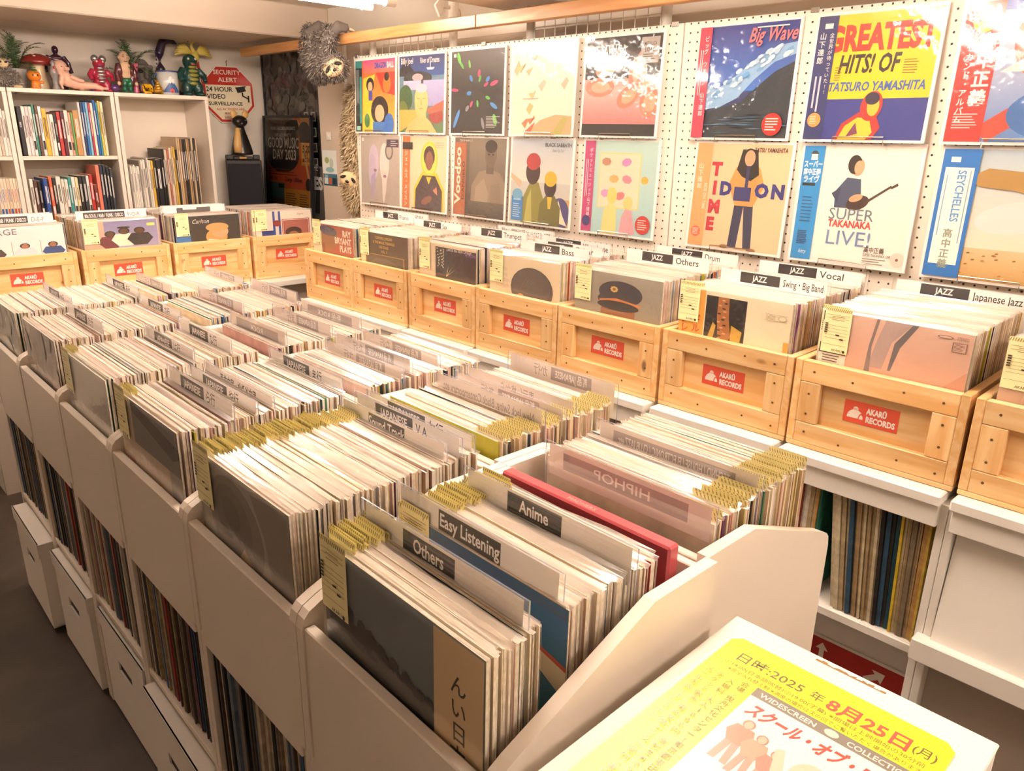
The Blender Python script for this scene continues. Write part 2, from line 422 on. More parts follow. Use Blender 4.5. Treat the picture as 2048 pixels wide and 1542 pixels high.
def tag_mesh():
    p = Print(.062, .105)
    p.r(0, 0, 1, 1.7, 'fff4bc'); p.r(0, 1.56, 1, 1.7, 'fdefa8')
    for i in range(14): p.p([(i/14,1.56),(i/14+.022,1.57),(i/14+.055,1.67),(i/14+.033,1.67)], '7a6e46')
    for y in (1.42, 1.3, 1.02, .9, .78, .66, .54, .3): p.r(.08, y, .92, y+.012, 'a8925a')
    for y in (1.05, .97, .89, .81, .73): p.r(.06, y, .17, y+.05, '4a4230')
    p.r(.5, .66, .64, .71, '2f2a1e'); p.r(.66, .52, .8, .57, '2f2a1e')
    p.t('AKARU', .42, .07, .12, '4a4230', b=.01); p.e(.88, .1, .05, .05, '2f2a1e')
    p.bars(.3, 1.36, .5, 1, .05, '857449'); p.bars(.3, 1.24, .55, 1, .05, '857449')
    for i in range(14): p.mb.add([((x-.5)*.062, y*.062, -.0002) for x, y in [(i/14,1.57),(i/14+.022,1.57),(i/14+.055,1.67),(i/14+.033,1.67)]], [(0,1,2,3)], 'a3955c')
    return p.mesh('price_tag', 'print')
TM = tag_mesh()
PALE = ['efdcb8','ead3ae','f1e4d0','e8cdba','efcfc4','e2d0ba','f4ead8','e0c8a4','ead9c6','f2dcc0','f0d2c8','e6d2b4']
MID = ['d9b496','cda688','bdb8ae','a3a6ae','c9b696','e2c592','dcaaa4','b3c0b0','a9b6c2','d8c488','c49a7c','ccc0b0','e0b8a8','d0a8a0']
DARK = ['2a2522','3a3a40','1d1b1b','4a3830','27323c','5a3a34','33302c']
VIV = ['2f5f9c','b8322e','d9a723','3c7a56','7a3f6a','e0692f','3f8fa8','c8c23a']
def jcol(rnd):
    u = rnd.random()
    return rnd.choice(PALE if u < .60 else MID if u < .84 else DARK if u < .92 else VIV)
def record(d, x, y, z, rnd, lean, label, group, tagged=False, color=None, front=False, art=None, off=0, name='record', rotz=0, tall=None):
    """one LP in its jacket and clear sleeve; origin at the bottom centre of its front face"""
    k = rnd.randrange(len(THK)); e = face(d, lean, rnd.uniform(-.004, .004)); e = (e[0], e[1], e[2]+rotz)
    o = thing(name, label, 'record', (x, y, z), e, group)
    color = color or jcol(rnd); j = ob('jacket', JM[k], o, color=color)
    o['label'] = label.replace('%C', cname(color))
    ob('clear_sleeve', (SMF if front else SM)[rnd.randrange(3 if front else 8)], o)
    if art: ob('cover_print', art, j, loc=(0, 0, .0002))
    if tagged: ob('price_tag', TM, o, loc=(-WJ/2+.031+rnd.uniform(-.003, .004), HJ-.094+rnd.uniform(-.002, .006), .0036 if front else .0004))
    return THK[k]
class Pack:
    """records beyond the countable ones, all in one mesh"""
    def __init__(s): s.mb = MB()
    def add(s, d, x, y, z, rnd, lean, rotz=0, tagged=False):
        t = rnd.choice(THK); e = face(d, lean); M = Matrix.Translation((x, y, z)) @ Euler((e[0], e[1], e[2]+rotz)).to_matrix().to_4x4()
        a = WJ/2; h = HJ + rnd.uniform(-.003, .002); c = jcol(rnd); ee = rnd.choice(('f4ead8', 'efe2cc', 'e8d8c4', 'f6eee2', c))
        vs = [(-a,0,-t),(a,0,-t),(a,h,-t),(-a,h,-t),(-a,0,0),(a,0,0),(a,h,0),(-a,h,0)]
        s.mb.add(vs, [(0,3,2,1),(4,5,6,7),(0,4,7,3)], c, 0, M); s.mb.add(vs, [(1,2,6,5),(2,3,7,6)], ee, 0, M)
        up = rnd.uniform(.002, .006); bd = rnd.uniform(-.009, .009); n = 4; vs = []
        for i in range(n):
            q = -a-.003+(2*a+.006)*i/(n-1); vs += [(q, h, -.001), (q, h+up*rnd.uniform(.7, 1.1), -.001+bd+rnd.uniform(-.002, .002))]
        s.mb.add(vs, [(2*i, 2*i+2, 2*i+3, 2*i+1) for i in range(n-1)], None, 1, M)
        if tagged: s.mb.add([(-a,h-.05,.0004),(-a+.06,h-.05,.0004),(-a+.06,h+.011,.0004),(-a,h+.011,.0004)], [(0,1,2,3)], 'fff4bc', 2, M)
        if tagged:
            for i in range(0, 9):
                for zz in (.0006, .0002): s.mb.add([(-a+.0064*i,h+.004,zz),(-a+.0064*i+.002,h+.004,zz),(-a+.0064*i+.0045,h+.010,zz),(-a+.0064*i+.0025,h+.010,zz)], [(0,1,2,3)], 'b3a468', 2, M)
        return t

# ------------------------------------------------------------------ divider cards
def card_art(txt, box=None, w=.30, h=.052, ink='2c2a2a', bg='f4eee9', style=0, dz=.00004):
    p = Print(w, h, dz); H = h/w
    p.r(0, 0, 1, H, bg)
    if style == 0 and box:       # black label box, then the word
        p.r(.20, H*.40, .58, H*.94, ink); p.t(box, .39, H*.54, H*.42, 'f4eee9', 'c', .02, .8, fit=min(.3, .034*len(box)))
        p.t(txt, .61, H*.48, H*.52, ink, 'l', .008, .8, fit=min(.36, .045*len(txt)) if len(txt) > 3 else None)
    elif style == 1:             # the word inside the black box
        p.r(.28, H*.34, .62 + max(0, (len(txt)-9))*.012, H*.92, ink); p.t(txt, .45 + max(0, (len(txt)-9))*.006, H*.48, H*.5, 'f4eee9', 'c', .02, .8)
    elif style == 2: p.t(txt, .5, H*.44, H*.5, ink, 'c', .012, .78, fit=min(.88, .055*len(txt)))
    elif style == 3: p.r(.12, H*.30, .9, H*.84, ink); p.t(txt, .51, H*.44, H*.42, 'f4eee9', 'c', .01, .8, fit=min(.72, .06*len(txt)))
    return p
def divider(name, label, d, x, y, z0, ztop, art, rotz=0, lean=0, group='clear acrylic genre dividers', thin=False, w=.318):
    e = face(d, lean); o = thing(name, label, 'divider', (x, y, z0), (e[0], e[1], e[2]+rotz), group); h = ztop - z0
    q = MB(); a = w/2; t = .0022
    vs = [(-a,0,-t),(a,0,-t),(a,h,-t),(-a,h,-t),(-a,0,0),(a,0,0),(a,h,0),(-a,h,0)]
    q.add(vs, [(0,3,2,1),(4,5,6,7)], None, 0); q.add(vs, [(0,1,5,4),(1,2,6,5),(2,3,7,6),(3,0,4,7)], None, 1)
    q.build('acrylic_sheet', ['acrylic', 'acrylic_edge'], o)
    if art:
        c = art.build('paper_insert', 'print_matte', o); c.location = (0, h-.055, -.0014)
        if thin:                 # the print shows faintly through to the back of the thin paper
            c = thin.build('show_through', 'print_matte', o); c.location = (0, h-.055, -.0017)
    return o
# ------------------------------------------------------------------ the island: two rows of six record bins over cube shelves
SK = -.018                                        # the island stands a touch out of square
Y0, PITCH, NB = .430, .395, 6
XL0, XL1, XR1 = .402, .786, 1.156
ZF, ZFR, ZT = .608, .793, .910                    # bin floor, front lip, top
def IL(x, y): return (x + -SK*(y-Y0), y)
def bin_unit(k, side):
    """bin k (0 is nearest): side -1 faces the left aisle, +1 the right aisle; local x runs from the lip (0) to the back"""
    D = .384 if side < 0 else XR1-XL1-.001; yc = Y0 + PITCH*(k+.5); wx, wy = IL(XL0 if side < 0 else XR1, yc)
    ordn = ['nearest the camera', 'second from the camera', 'third from the camera', 'fourth from the camera', 'fifth from the camera', 'farthest, beside the pine crates'][k]
    side_n = 'left aisle' if side < 0 else 'crate shelf'
    t = thing('record_bin', 'white open-topped record bin facing the %s, %s' % (side_n, ordn), 'record bin', (wx, wy, 0), (0, 0, SK if side < 0 else PI+SK), 'white record bins of the island')
    hw = PITCH/2 - .0008
    prof = [(0, ZF-.03), (0, ZFR-.004), (.004, ZFR+.012), (.012, ZFR+.021), (.03, ZFR+.030), (.255, ZT), (D, ZT), (D, ZF-.03)]
    for s in (-1, 1):
        MB().prism(prof, s*hw, s*(hw-.0175)).build('side_panel', 'white_panel', t)
    MB().box(.002, .018, -hw+.018, hw-.018, ZF-.058, ZFR, ch=.002).build('front_panel', 'white_panel', t)
    MB().box(D-.016, D-.002, -hw+.018, hw-.018, ZF-.03, ZT-.012, ch=.0015).build('back_panel', 'white_panel', t)
    MB().box(.018, D-.016, -hw+.018, hw-.018, ZF-.018, ZF, ch=.001).build('bottom_panel', 'white_panel', t)
    # cube shelf that carries it
    c = thing('cube_shelf', 'white cube shelf under the record bin facing the %s, %s' % (side_n, ordn), 'shelf', (wx, wy, 0), (0, 0, SK if side < 0 else PI+SK), 'white cube shelves of the island')
    for s in (-1, 1): MB().box(.006, D, s*hw, s*(hw-.016), FL, ZF-.031, ch=.001).build('side_panel', 'white_panel', c)
    MB().box(.008, D-.004, -hw+.016, hw-.016, .244, .260, ch=.001).build('shelf', 'white_panel', c)
    MB().box(.03, D-.004, -hw+.016, hw-.016, FL, FL+.012, ch=.001).build('bottom_panel', 'white_panel', c)
    MB().box(D-.012, D-.004, -hw+.016, hw-.016, FL+.012, ZF-.032).build('back_panel', 'white_panel', c)
for k in range(NB):
    bin_unit(k, -1); bin_unit(k, 1)

# cartons on the bottom level, pushed in under the left row
for k in range(1, NB):
    yc = Y0 + PITCH*(k+.5); wx, wy = IL(XL0, yc); dx = [0, .0, -.014, .006, -.008, -.03][k]
    t = thing('carton', 'white carton with a hand hole, on the floor under the %s left bin' % ['', 'second', 'third', 'fourth', 'fifth', 'sixth'][k], 'box', (wx+dx, wy, FL+.0125), (0, 0, SK+random.uniform(-.03, .03)*(dx < 0)), 'white cartons under the left row')
    h, w, d = .290, .168, .28
    q = MB(); q.box(0, .004, -w, -.05, 0, h); q.box(0, .004, .05, w, 0, h); q.box(0, .004, -.05, .05, 0, .165); q.box(0, .004, -.05, .05, .195, h)
    q.build('front_wall', 'cardboard_white', t)
    q = MB(); q.box(.004, d, -w, -w+.004, 0, h); q.box(.004, d, w-.004, w, 0, h); q.box(d-.004, d, -w, w, 0, h); q.box(.004, d, -w, w, 0, .004); q.build('body', 'cardboard_white', t)
    MB().box(.005, .012, -.055, .055, .155, .205).build('dark_inside', 'black_satin', t)  # black plate behind the hand hole stands in for the shade inside
    q = MB(); q.box(-.004, d, -w-.003, w+.003, h, h+.005, ch=.001); q.box(-.004, 0, -w-.003, w+.003, h-.04, h+.005); q.build('lid', 'cardboard_white', t)

# spine-out records in the cube shelves of the left row
SPM = []
for t_ in (.0038, .0052, .007, .010):
    q = MB(); q.box(-t_/2, t_/2, 0, .30, 0, .306); SPM.append((t_, q.mesh('spine_record', 'spine')))
SPC = ['c9b9a0','b9a88e','8f8678','d9cdb6','2b2826','1e1d22','4d4a48','7a6f60','a23b32','c8bda8','6d7c8c','3a5a86','94806a','e2d8c6','171616','5b4a3a','b8a27a']
rs = random.Random(11)
SPMB = []
def spine_row(y0, y1, xf, zb, d, label, group, lean0=0, lean1=0, cols=SPC, single=True, leadcols=()):
    """d: -1 spines look towards -X"""
    y = y0; i = 0
    while y < y1:
        t_, me = rs.choice(SPM); t_ += .0006
        f = (y-y0)/(y1-y0); ln = lean0 + (lean1-lean0)*f
        c = leadcols[i] if i < len(leadcols) else rs.choice(cols)
        M = Matrix.Translation((xf + rs.uniform(-.004, .006), y + t_/2, zb+.001)) @ Matrix.Rotation(ln, 4, 'X') @ Matrix.Rotation(-PI/2, 4, 'Z')
        if single:
            o = ob('record', me, None, color=c); o.matrix_world = M; tag(o, label.replace('%C', cname(c)).replace('%N', nth(i+1)), 'record', group)
        else: SPMB.append((t_-.0006, M, c))
        y += t_/max(.6, math.cos(ln)); i += 1
PLACE = ['nearest', 'second', 'third', 'fourth', 'fifth', 'sixth']
for k in range(NB):
    yc = Y0 + PITCH*(k+.5); wx, wy = IL(XL0, yc)
    lead = ['3f7f9a', '2b5f84', 'd9c9a6', '1c1a1e'] if k == 1 else ['8f8678', 'c9b9a0']
    n0 = len(bpy.data.objects)
    spine_row(wy-.172, wy+.168, wx+.018, .2605, -1, '%C record, %N from the near end in the cube under the ' + PLACE[k] + ' left bin', 'spine-out records, %s cube of the left row' % PLACE[k], 0, 0, single=k in (1, 2), leadcols=lead)

# ---- divider cards of the island: (bin, side, world x, text, box, style)
CARDS = [(0,-1,.483,'Others',None,1,'black Others title'),(0,-1,.546,'Easy Listening',None,1,'black Easy Listening title'),(0,-1,.655,'Anime',None,1,'black Anime title'),
 (1,-1,.696,'Sound Track',None,1,'black Sound Track title'),(1,-1,.737,'V.A','JAPANESE',0,'JAPANESE V.A title'),(1,-1,.775,'わ行','JAPANESE',0,'JAPANESE wa-row kana title'),
 (2,-1,.526,'ら行','JAPANESE',0,'JAPANESE ra-row kana title'),(2,-1,.572,'や行','JAPANESE',0,'JAPANESE ya-row kana title'),(2,-1,.623,'荒井由実・松任谷由実',None,2,'one long line of black kanji'),(2,-1,.772,'ま行','JAPANESE',0,'JAPANESE ma-row kana title'),
 (3,-1,.627,'は行','JAPANESE',0,'JAPANESE ha-row kana title'),(3,-1,.720,'な行','JAPANESE',0,'JAPANESE na-row kana title'),
 (4,-1,.553,'た行','JAPANESE',0,'JAPANESE ta-row kana title'),(4,-1,.755,'さ行','JAPANESE',0,'JAPANESE sa-row kana title'),
 (5,-1,.608,'か行','JAPANESE',0,'JAPANESE ka-row kana title'),(5,-1,.790,'あ行','JAPANESE',0,'JAPANESE a-row kana title'),
 (0,1,.838,'HIPHOP',None,3,'HIPHOP title seen through from behind'),(0,1,.975,'TECHNO / HOUSE / ELECTRONIC / CLUB JAZZ etc.',None,3,'TECHNO HOUSE ELECTRONIC title seen from behind'),
 (1,1,.928,'New Jack Swing, Black Contemporary etc.',None,2,'New Jack Swing lettering seen from behind'),(1,1,.985,'あ行','新品 JAPANESE',0,'new-stock JAPANESE a-row kana title seen from behind'),(1,1,1.028,'表示価格から',None,2,'price-note lettering seen from behind'),(1,1,1.145,'か行','新品 JAPANESE',0,'new-stock JAPANESE ka-row kana title seen from behind'),
 (2,1,.900,'さ行','新品 JAPANESE',0,'new-stock JAPANESE sa-row kana title seen from behind'),(2,1,.942,'た行','新品 JAPANESE',0,'new-stock JAPANESE ta-row kana title seen from behind'),(2,1,1.030,'な行','新品 JAPANESE',0,'new-stock JAPANESE na-row kana title seen from behind'),
 (3,1,.860,'ROCK',None,3,'ROCK title seen from behind'),(3,1,.985,'ま行','新品 JAPANESE',0,'new-stock JAPANESE ma-row kana title seen from behind'),(3,1,1.070,'新品 ROCK',None,3,'new-stock ROCK title seen from behind'),
 (4,1,.935,'は行','新品 JAPANESE',0,'new-stock JAPANESE ha-row kana title seen from behind'),(4,1,1.115,'や行','新品 JAPANESE',0,'new-stock JAPANESE ya-row kana title seen from behind'),
 (5,1,.890,'ら行','新品 JAPANESE',0,'new-stock JAPANESE ra-row kana title seen from behind'),(5,1,1.120,'わ行','新品 JAPANESE',0,'new-stock JAPANESE wa-row kana title seen from behind')]
rc = random.Random(5)
BYBIN = {}; CARDN = {}
for (k, side, wx, txt, box, st, lab) in CARDS:
    yc = Y0 + PITCH*(k+.5) + rc.uniform(-.012, .012); lx = min(wx - (-SK)*(yc-Y0), XL1-.026) if side < 0 else max(wx - (-SK)*(yc-Y0), XL1+.026)
    px, py = IL(lx, yc); BYBIN.setdefault((k, side), []).append(lx)
    lean = rc.uniform(-.01, .05) if side < 0 else rc.uniform(-.03, .02)
    divider('divider_card', 'clear divider card with %s, %s %s bin' % (lab, PLACE[k], 'left' if side < 0 else 'right'), '-X' if side < 0 else '+X', px, py, ZF+.002, .957+rc.uniform(-.004, .008), card_art(txt, box, style=st, ink='2b2828' if side < 0 else '6d6468'), SK, lean, thin=card_art(txt, box, style=st, ink='b3a6a3', bg='efe3dc', dz=-.00004) if side > 0 else None)

# ---- cover prints of the records standing at the front of each bin
def art_landscape():
    p = Print(WJ, HJ, ym=(.28, .72)); p.r(0, -.4, .74, .02, '7e9190'); p.r(.74, -.4, 1, .02, 'dcbf94'); p.g(0, 0, 1, 1, '6f848a', '4d565e'); p.g(0, .55, 1, 1, '5d6a72', '737c80')
    p.p([(0,.62),(.12,.72),(.22,.60),(.34,.66),(.48,.50),(.60,.55),(.74,.44),(.74,.22),(.4,.30),(.2,.36),(0,.46)], '25282c')
    for i in range(26):
        x = .03+.027*i; y = .66-.28*x+.05*math.sin(i*2.3); p.e(x, y, .03, .035+.02*math.sin(i*1.3)**2, '202327', n=8)
    p.g(0, .0, .74, .2, '7e9190', '5b6d74'); p.p([(0,.36),(.3,.28),(.74,.10),(.74,.02),(.3,.16),(0,.26)], '62757c')
    p.p([(.5,.0),(.74,.0),(.74,.16),(.62,.1)], '2c3032')
    p.r(.74, 0, 1, 1, 'dcbf94'); p.t('んい日本の', .87, .72, .088, '1c1714', vert=True, b=.01); return p
def art_closeup():
    p = Print(WJ, HJ, ym=(.25, .75)); p.r(0, -.34, 1, .01, '77716a'); p.g(0, 0, 1, 1, '8d8478', 'a9a294'); p.e(.42, .62, .3, .34, '7d746a', 20); p.e(.40, .66, .2, .24, '6b635b', 20); p.e(.38, .69, .1, .12, '5a534d', 15)
    p.p([(.3,.2),(.5,.5),(.66,.34),(.74,0),(.4,0)], 'b39a82'); p.p([(.62,.95),(.74,.7),(.8,.3),(.86,0),(1,0),(1,1)], '867d73'); p.g(0, 0, 1, .1, '77716a', '8d8478')
    p.r(0, .12, .03, 1, '6f6861'); return p
def art_band():
    p = Print(WJ, HJ); p.g(0, 0, 1, 1, 'd8c2aa', 'cbb69c'); p.r(.25, .72, 1, 1, '6f6c6a'); p.p([(.25,.93),(.9,.80),(1,.84),(1,.9),(.25,1)], '3b3a3a'); p.g(.82, 0, 1, .72, '8a8680', 'a49c92')
    p.r(0, 0, .2, .6, 'c08e6e'); p.r(0, 0, .16, .3, '4a4540'); return p
def art_pale():
    p = Print(WJ, HJ); p.g(0, 0, 1, 1, '9a978e', 'a9a69c'); p.p([(.2,.42),(.1,.7),(.2,1),(1,1),(1,.5),(.86,.52),(.8,.3),(.7,.34),(.66,.22),(.55,.30),(.4,.28),(.34,.40)], 'cfc9bc'); return p
def art_mottle(a, b_, c):
    p = Print(WJ, HJ); p.r(0, 0, 1, 1, a); rr = random.Random(a)
    for i in range(26): p.e(rr.random(), rr.random(), .05+.09*rr.random(), .03+.12*rr.random(), rr.choice((a, b_, c)), rr.random()*90, 9)
    return p
ARTS = [art_landscape().mesh('cover_print', 'print_sleeved'), art_closeup().mesh('cover_print', 'print_sleeved'), art_band().mesh('cover_print', 'print_sleeved'),
        art_pale().mesh('cover_print', 'print_sleeved'), art_mottle('8f7b70', 'b59a88', '6d655f').mesh('cover_print', 'print_sleeved'), art_mottle('7f7468', 'a8977e', '58514a').mesh('cover_print', 'print_sleeved')]
FRONTLAB = ['record at the front of the nearest left bin, dark landscape cover with brush lettering', 'record at the front of the second left bin, grey close-up photo cover', 'record at the front of the third left bin, grey and beige banded cover',
            'record at the front of the fourth left bin, pale grey torn-edge cover', 'record at the front of the fifth left bin, mottled brown cover', 'record at the front of the sixth left bin, mottled grey cover']
p = Print(WJ, HJ); p.g(0, 0, 1, 1, 'c9855a', '2f5f8c'); p.g(0, .18, 1, .95, '4f9a90', '2f6aa6'); p.p([(.72,.80),(1,.74),(1,.62),(.84,.70)], 'e8d8b8'); p.p([(.72,.80),(1,.74),(1,.76),(.72,.82)], 'c0503a'); p.r(0, 0, 1, .1, '6a4a30')
TEAL = p.mesh('cover_print', 'print_sleeved'); teal_done = False
rest = Pack()
rb = random.Random(21)
for side in (-1, 1):
    for k in range(NB):
        yc = Y0 + PITCH*(k+.5); cards = sorted(BYBIN.get((k, side), []))
        lo, hi = XL0+.022, XL1-.020
        if side > 0: lo, hi = XL1+.020, XR1-.022
        if side < 0:
            lx = lo; step = 1; end = hi - (.05 if k == 0 else .004)
        else:
            lx = hi - (.02 if k != 0 else .008); step = -1; end = lo + (.035 if k == 0 else .004)
        i = 0
        while (end - lx)*step > .004:
            full = (side < 0 and k == 0) or (k == 1 and side < 0 and i < 52) or (side > 0 and k == 0 and i < 34) or (side < 0 and i < 3)
            near = next((c for c in cards if abs(c-lx) < .0042), None)
            if near is not None: lx = near + step*.0045; continue
            if k == 0 and side < 0 and .508 < lx < .546: lx = .5475; continue
            teal = k == 0 and side < 0 and lx > .547 and not teal_done
            teal_done = teal_done or teal
            px, py = IL(lx, yc + rb.uniform(-.006, .006)); z = ZF + .0015 + rb.uniform(0, .004)
            lean = rb.uniform(.0, .012)
            d = '-X' if side < 0 else '+X'
            first = i == 0
            if first and side < 0: lab, grp = FRONTLAB[k], None
            elif teal: lab, grp = 'record with a blurry teal and blue cover, right behind the Easy Listening card', None
            else:
                lab = '%%C sleeved record, %s from the %s in the %s %s bin' % (nth(i+1), 'front' if side < 0 else 'aisle lip', PLACE[k], 'left' if side < 0 else 'right'); grp = 'records in the %s bin of the %s row' % (PLACE[k], 'left' if side < 0 else 'right')
            tg = (side < 0 and (k < 2 or (k in (2, 3) and i < 5))) or (side > 0 and k < 2 and rb.random() < .85)
            if full:
                t = record(d, px, py, z, rb, lean, lab, grp, tg, front=(first and side < 0), art=ARTS[k] if first and side < 0 else TEAL if teal else None, rotz=SK,
                           color=('3f7f5a' if (k == 5 and i == 1) else None))
            else: t = rest.add(d, px, py, z, rb, lean, SK, tg)
            lx += step*(t + rb.uniform(.0002, .0009)); i += 1
            if first and side < 0: lx += .003

# red box set at the back of the nearest left bin
bx, by = IL(XL1-.042, Y0+PITCH*.5)
t = thing('box_set', 'red boxed record set standing at the back of the nearest left bin', 'box set', (bx, by, ZF+.0015), face('-X', 0.0)[:2] + (face('-X')[2]+SK,))
MB().box(-.158, .158, 0, .316, -.022, 0, 'c8555c', ch=.003).build('box', 'paint_gloss', t)
p = Print(.31, .02); p.t('MADHERS', .5, .015, .035, 'f0b0a0', 'c', .0, 1.1); q = p.build('spine_lettering', 'print', t); q.location = (0, .3163, -.001); q.rotation_euler = (-PI/2, 0, 0)
# ------------------------------------------------------------------ shelving along the right wall and under the back crates
CR = [(.015, .390), (.400, .775), (.780, 1.155), (1.165, 1.540), (1.545, 1.920), (1.925, 2.300), (2.310, 2.685), (2.690, 3.045)]   # crate y-ranges, nearest first
XC, ZS = 1.70, .716
ORD8 = ['nearest', 'second', 'third', 'fourth', 'fifth', 'sixth', 'seventh', 'farthest']
for k, (a, b) in enumerate(CR):
    y0, y1 = a-.005, b+.004
    t = thing('wall_shelf', 'white shelf unit under the %s crate of the pegboard row' % ORD8[k], 'shelf', (XC, (a+b)/2, 0), group='white shelf units along the pegboard wall')
    c = (a+b)/2; p0, p1 = y0-c, y1-c
    MB().box(-.04, .45, p0+.012, p1-.006, ZS-.026, ZS-.001, ch=.003).build('top_board', 'white_laminate', t)
    MB().box(-.028, -.010, p0+.014, p1-.010, ZS-.078, ZS-.027, ch=.002).build('apron', 'white_laminate', t)
    for yy in (p0, p1-.0165): MB().box(-.012, .46, yy-.001, yy+.0155, FL, ZS-.027, ch=.0015).build('side_panel', 'white_laminate', t)
    if k:
        MB().box(-.008, .45, p0+.017, p1-.018, .305, .328, ch=.002).build('shelf', 'white_laminate', t)
        MB().box(.44, .455, p0+.017, p1-.018, FL, ZS-.03).build('back_panel', 'white_laminate', t)
        MB().box(.10, .112, p0+.017, p1-.018, FL, .304).build('lower_panel', 'white_laminate', t)
    else:
        MB().prism([(.012, ZS-.08), (.026, ZS-.08), (-.006, .372), (-.022, .372)], p0+.02, p1-.02).build('display_flap', 'white_laminate', t)
        MB().box(-.045, -.005, p0-.01, p1+.012, .318, .372, ch=.003).build('ledge', 'white_laminate', t)
        MB().box(.03, .045, p0+.017, p1-.018, FL, .318).build('lower_panel', 'grey_panel' if 'grey_panel' in MATS else P('grey_panel', 'b3a799', .5), t)
# records in the open cube under the second crate
y0, y1 = CR[1]
spine_row(y0+.015, y0+.20, XC+.006, .3285, -1, '%C record, %N from the right among those leaning under the Japanese Jazz crate', 'leaning records under the Japanese Jazz crate', -.02, -.12, ['c9b08a','b89a70','d8c6a0','2b2620','26242c','8a7a60','a89068','c2ad86','3a5a74','e0d2b0','171616','4c4034'], leadcols=['d8b850','c9a060','b89a70','c8b088','8a7a60','a89068','c2ad86','d8c6a0','e0c030','1f4a5a','2b2620'])
spine_row(y0+.268, y0+.352, XC+.006, .3285, -1, '%C record, %N of the upright ones under the Japanese Jazz crate', 'upright records under the Japanese Jazz crate', 0, 0, SPC, leadcols=['2f7a66', 'd0a050', 'c9b08a', 'b8a27a', 'e2d8c6'])
for k in range(2, 4):
    y0, y1 = CR[k]
    spine_row(y0+.02, y0+.345, XC+.006, .3285, -1, 'record stored spine-out in the cube under the %s crate of the pegboard row' % ORD8[k], 'spine-out records under the %s crate' % ORD8[k], single=False)
# red arrow sign under that cube
t = thing('arrow_sign', 'red sign with two white arrows below the open record cube', 'sign', (XC+.094, .575, -.047), face('-X'))
MB().box(-.165, .165, 0, .225, -.003, 0, 'f0e8de').build('board', 'paint', t)
p = Print(.33, .225); p.r(.0, .02, .97, .66, 'b8322a')
def arrow(p, x, y, s, ang, col='f2e6da'):
    c, d = math.cos(math.radians(ang)), math.sin(math.radians(ang))
    p.p([(x+s*(u*c-v*d), y+s*(u*d+v*c)) for u, v in [(-.5,-.13),(.08,-.13),(.08,-.34),(.5,0),(.08,.34),(.08,.13),(-.5,.13)]], col)
arrow(p, .30, .55, .15, 90); arrow(p, .72, .54, .18, 38)
p.e(.5, .33, .12, .05, 'f2e6da'); p.build('sign_print', 'print', t)

# back counter: a white board on legs behind the island
t = thing('back_counter', 'long white counter board carrying the crates below the bookcases', 'counter', (1.37, 3.86, 0))
MB().box(-.86, .92, -.29, .26, .668, .698, ch=.003).build('top_board', 'white_laminate', t)
MB().box(-.84, .90, -.25, -.235, FL, .668).build('front_panel', P('grey_panel', 'b3a799', .5), t)
for x in (-.84, .885): MB().box(x, x+.018, -.235, .24, FL, .668).build('side_panel', 'white_laminate', t)

# ------------------------------------------------------------------ pine crates
CW, CH, CD = .375, .215, .45
def board(x0, x1, y0, y1, z0, z1, axis='x'):
    """board whose local X is its grain; returns mesh centred on its middle and where it sits"""
    c = ((x0+x1)/2, (y0+y1)/2, (z0+z1)/2); h = [(x1-x0)/2, (y1-y0)/2, (z1-z0)/2]
    if axis == 'x': d, r = h, (0, 0, 0)
    elif axis == 'y': d, r = [h[1], h[0], h[2]], (0, 0, PI/2)
    else: d, r = [h[2], h[1], h[0]], (0, -PI/2, 0)
    return (MB().box(-d[0], d[0], -d[1], d[1], -d[2], d[2], ch=.0018).mesh('board', 'pine'), c, r)
w = CW/2
CB = [('top_rail', board(-w+.018, w-.018, -.0, .018, CH-.052, CH-.001)), ('bottom_rail', board(-w+.018, w-.018, 0, .018, .012, .062)),
      ('stile', board(-w+.018, -w+.066, 0, .018, .0625, CH-.0525, 'z')), ('stile', board(w-.066, w-.018, 0, .018, .0625, CH-.0525, 'z')),
      ('panel_board', board(-w+.019, w-.019, .0185, .030, .012, CH-.004)),
      ('side_board', board(-w, -w+.0178, 0, CD, .012, CH, 'y')), ('side_board', board(w-.0178, w, 0, CD, .012, CH, 'y')),
      ('back_board', board(-w+.018, w-.018, CD-.018, CD, .012, CH)), ('bottom_board', board(-w, w, 0, CD, 0, .0118))]
q = MB()
for (x, z) in [(-.14, .19), (-.05, .185), (.06, .19), (.14, .187), (-.145, .04), (-.06, .03), (.07, .035), (.15, .03), (-.146, .135), (-.147, .085), (.146, .14), (.147, .09)]:
    q.tube([(x, -.0008, z), (x, .002, z)], .0028, 8)
NAIL = q.mesh('nail_heads', P('nail', '6a4a2a', .5))
p = Print(.122, .053); H = .053/.122
p.r(0, 0, 1, H, 'e2593f'); p.e(.22, .10, .15, .17, 'f4e6d8', a0=0, a1=180); p.e(.22, .28, .05, .05, 'f4e6d8'); p.r(.165, .262, .275, .268, 'e2593f'); p.r(.16, .285, .28, .291, 'e2593f'); p.e(.33, .10, .05, .11, 'e2593f', a0=0, a1=180); p.e(.335, .10, .035, .085, 'f4e6d8', a0=0, a1=180)
p.t('AKARÜ', .42, .235, .155, 'f6ebe0', b=.05, fit=.36); p.t('RECORDS', .42, .075, .155, 'f6ebe0', b=.05, fit=.53)
STICK = p.mesh('sticker', 'print')
def crate(x, y, z, d, label, group):
    t = thing('pine_crate', label, 'crate', (x, y, z), (0, 0, FACE[d]), group)
    for nm, (me, c, r) in CB:
        o = ob(nm, me, t, c, r)
        if nm == 'panel_board': pb, pc = o, Vector(c)
    ob('nail_heads', NAIL, t)['kind'] = 'stuff'
    ob('sticker', STICK, pb, Vector((random.uniform(-.01, .01), .0179, .085+random.uniform(-.006, .006))) - pc, (PI/2, random.uniform(-.02, .02), 0))
    return t
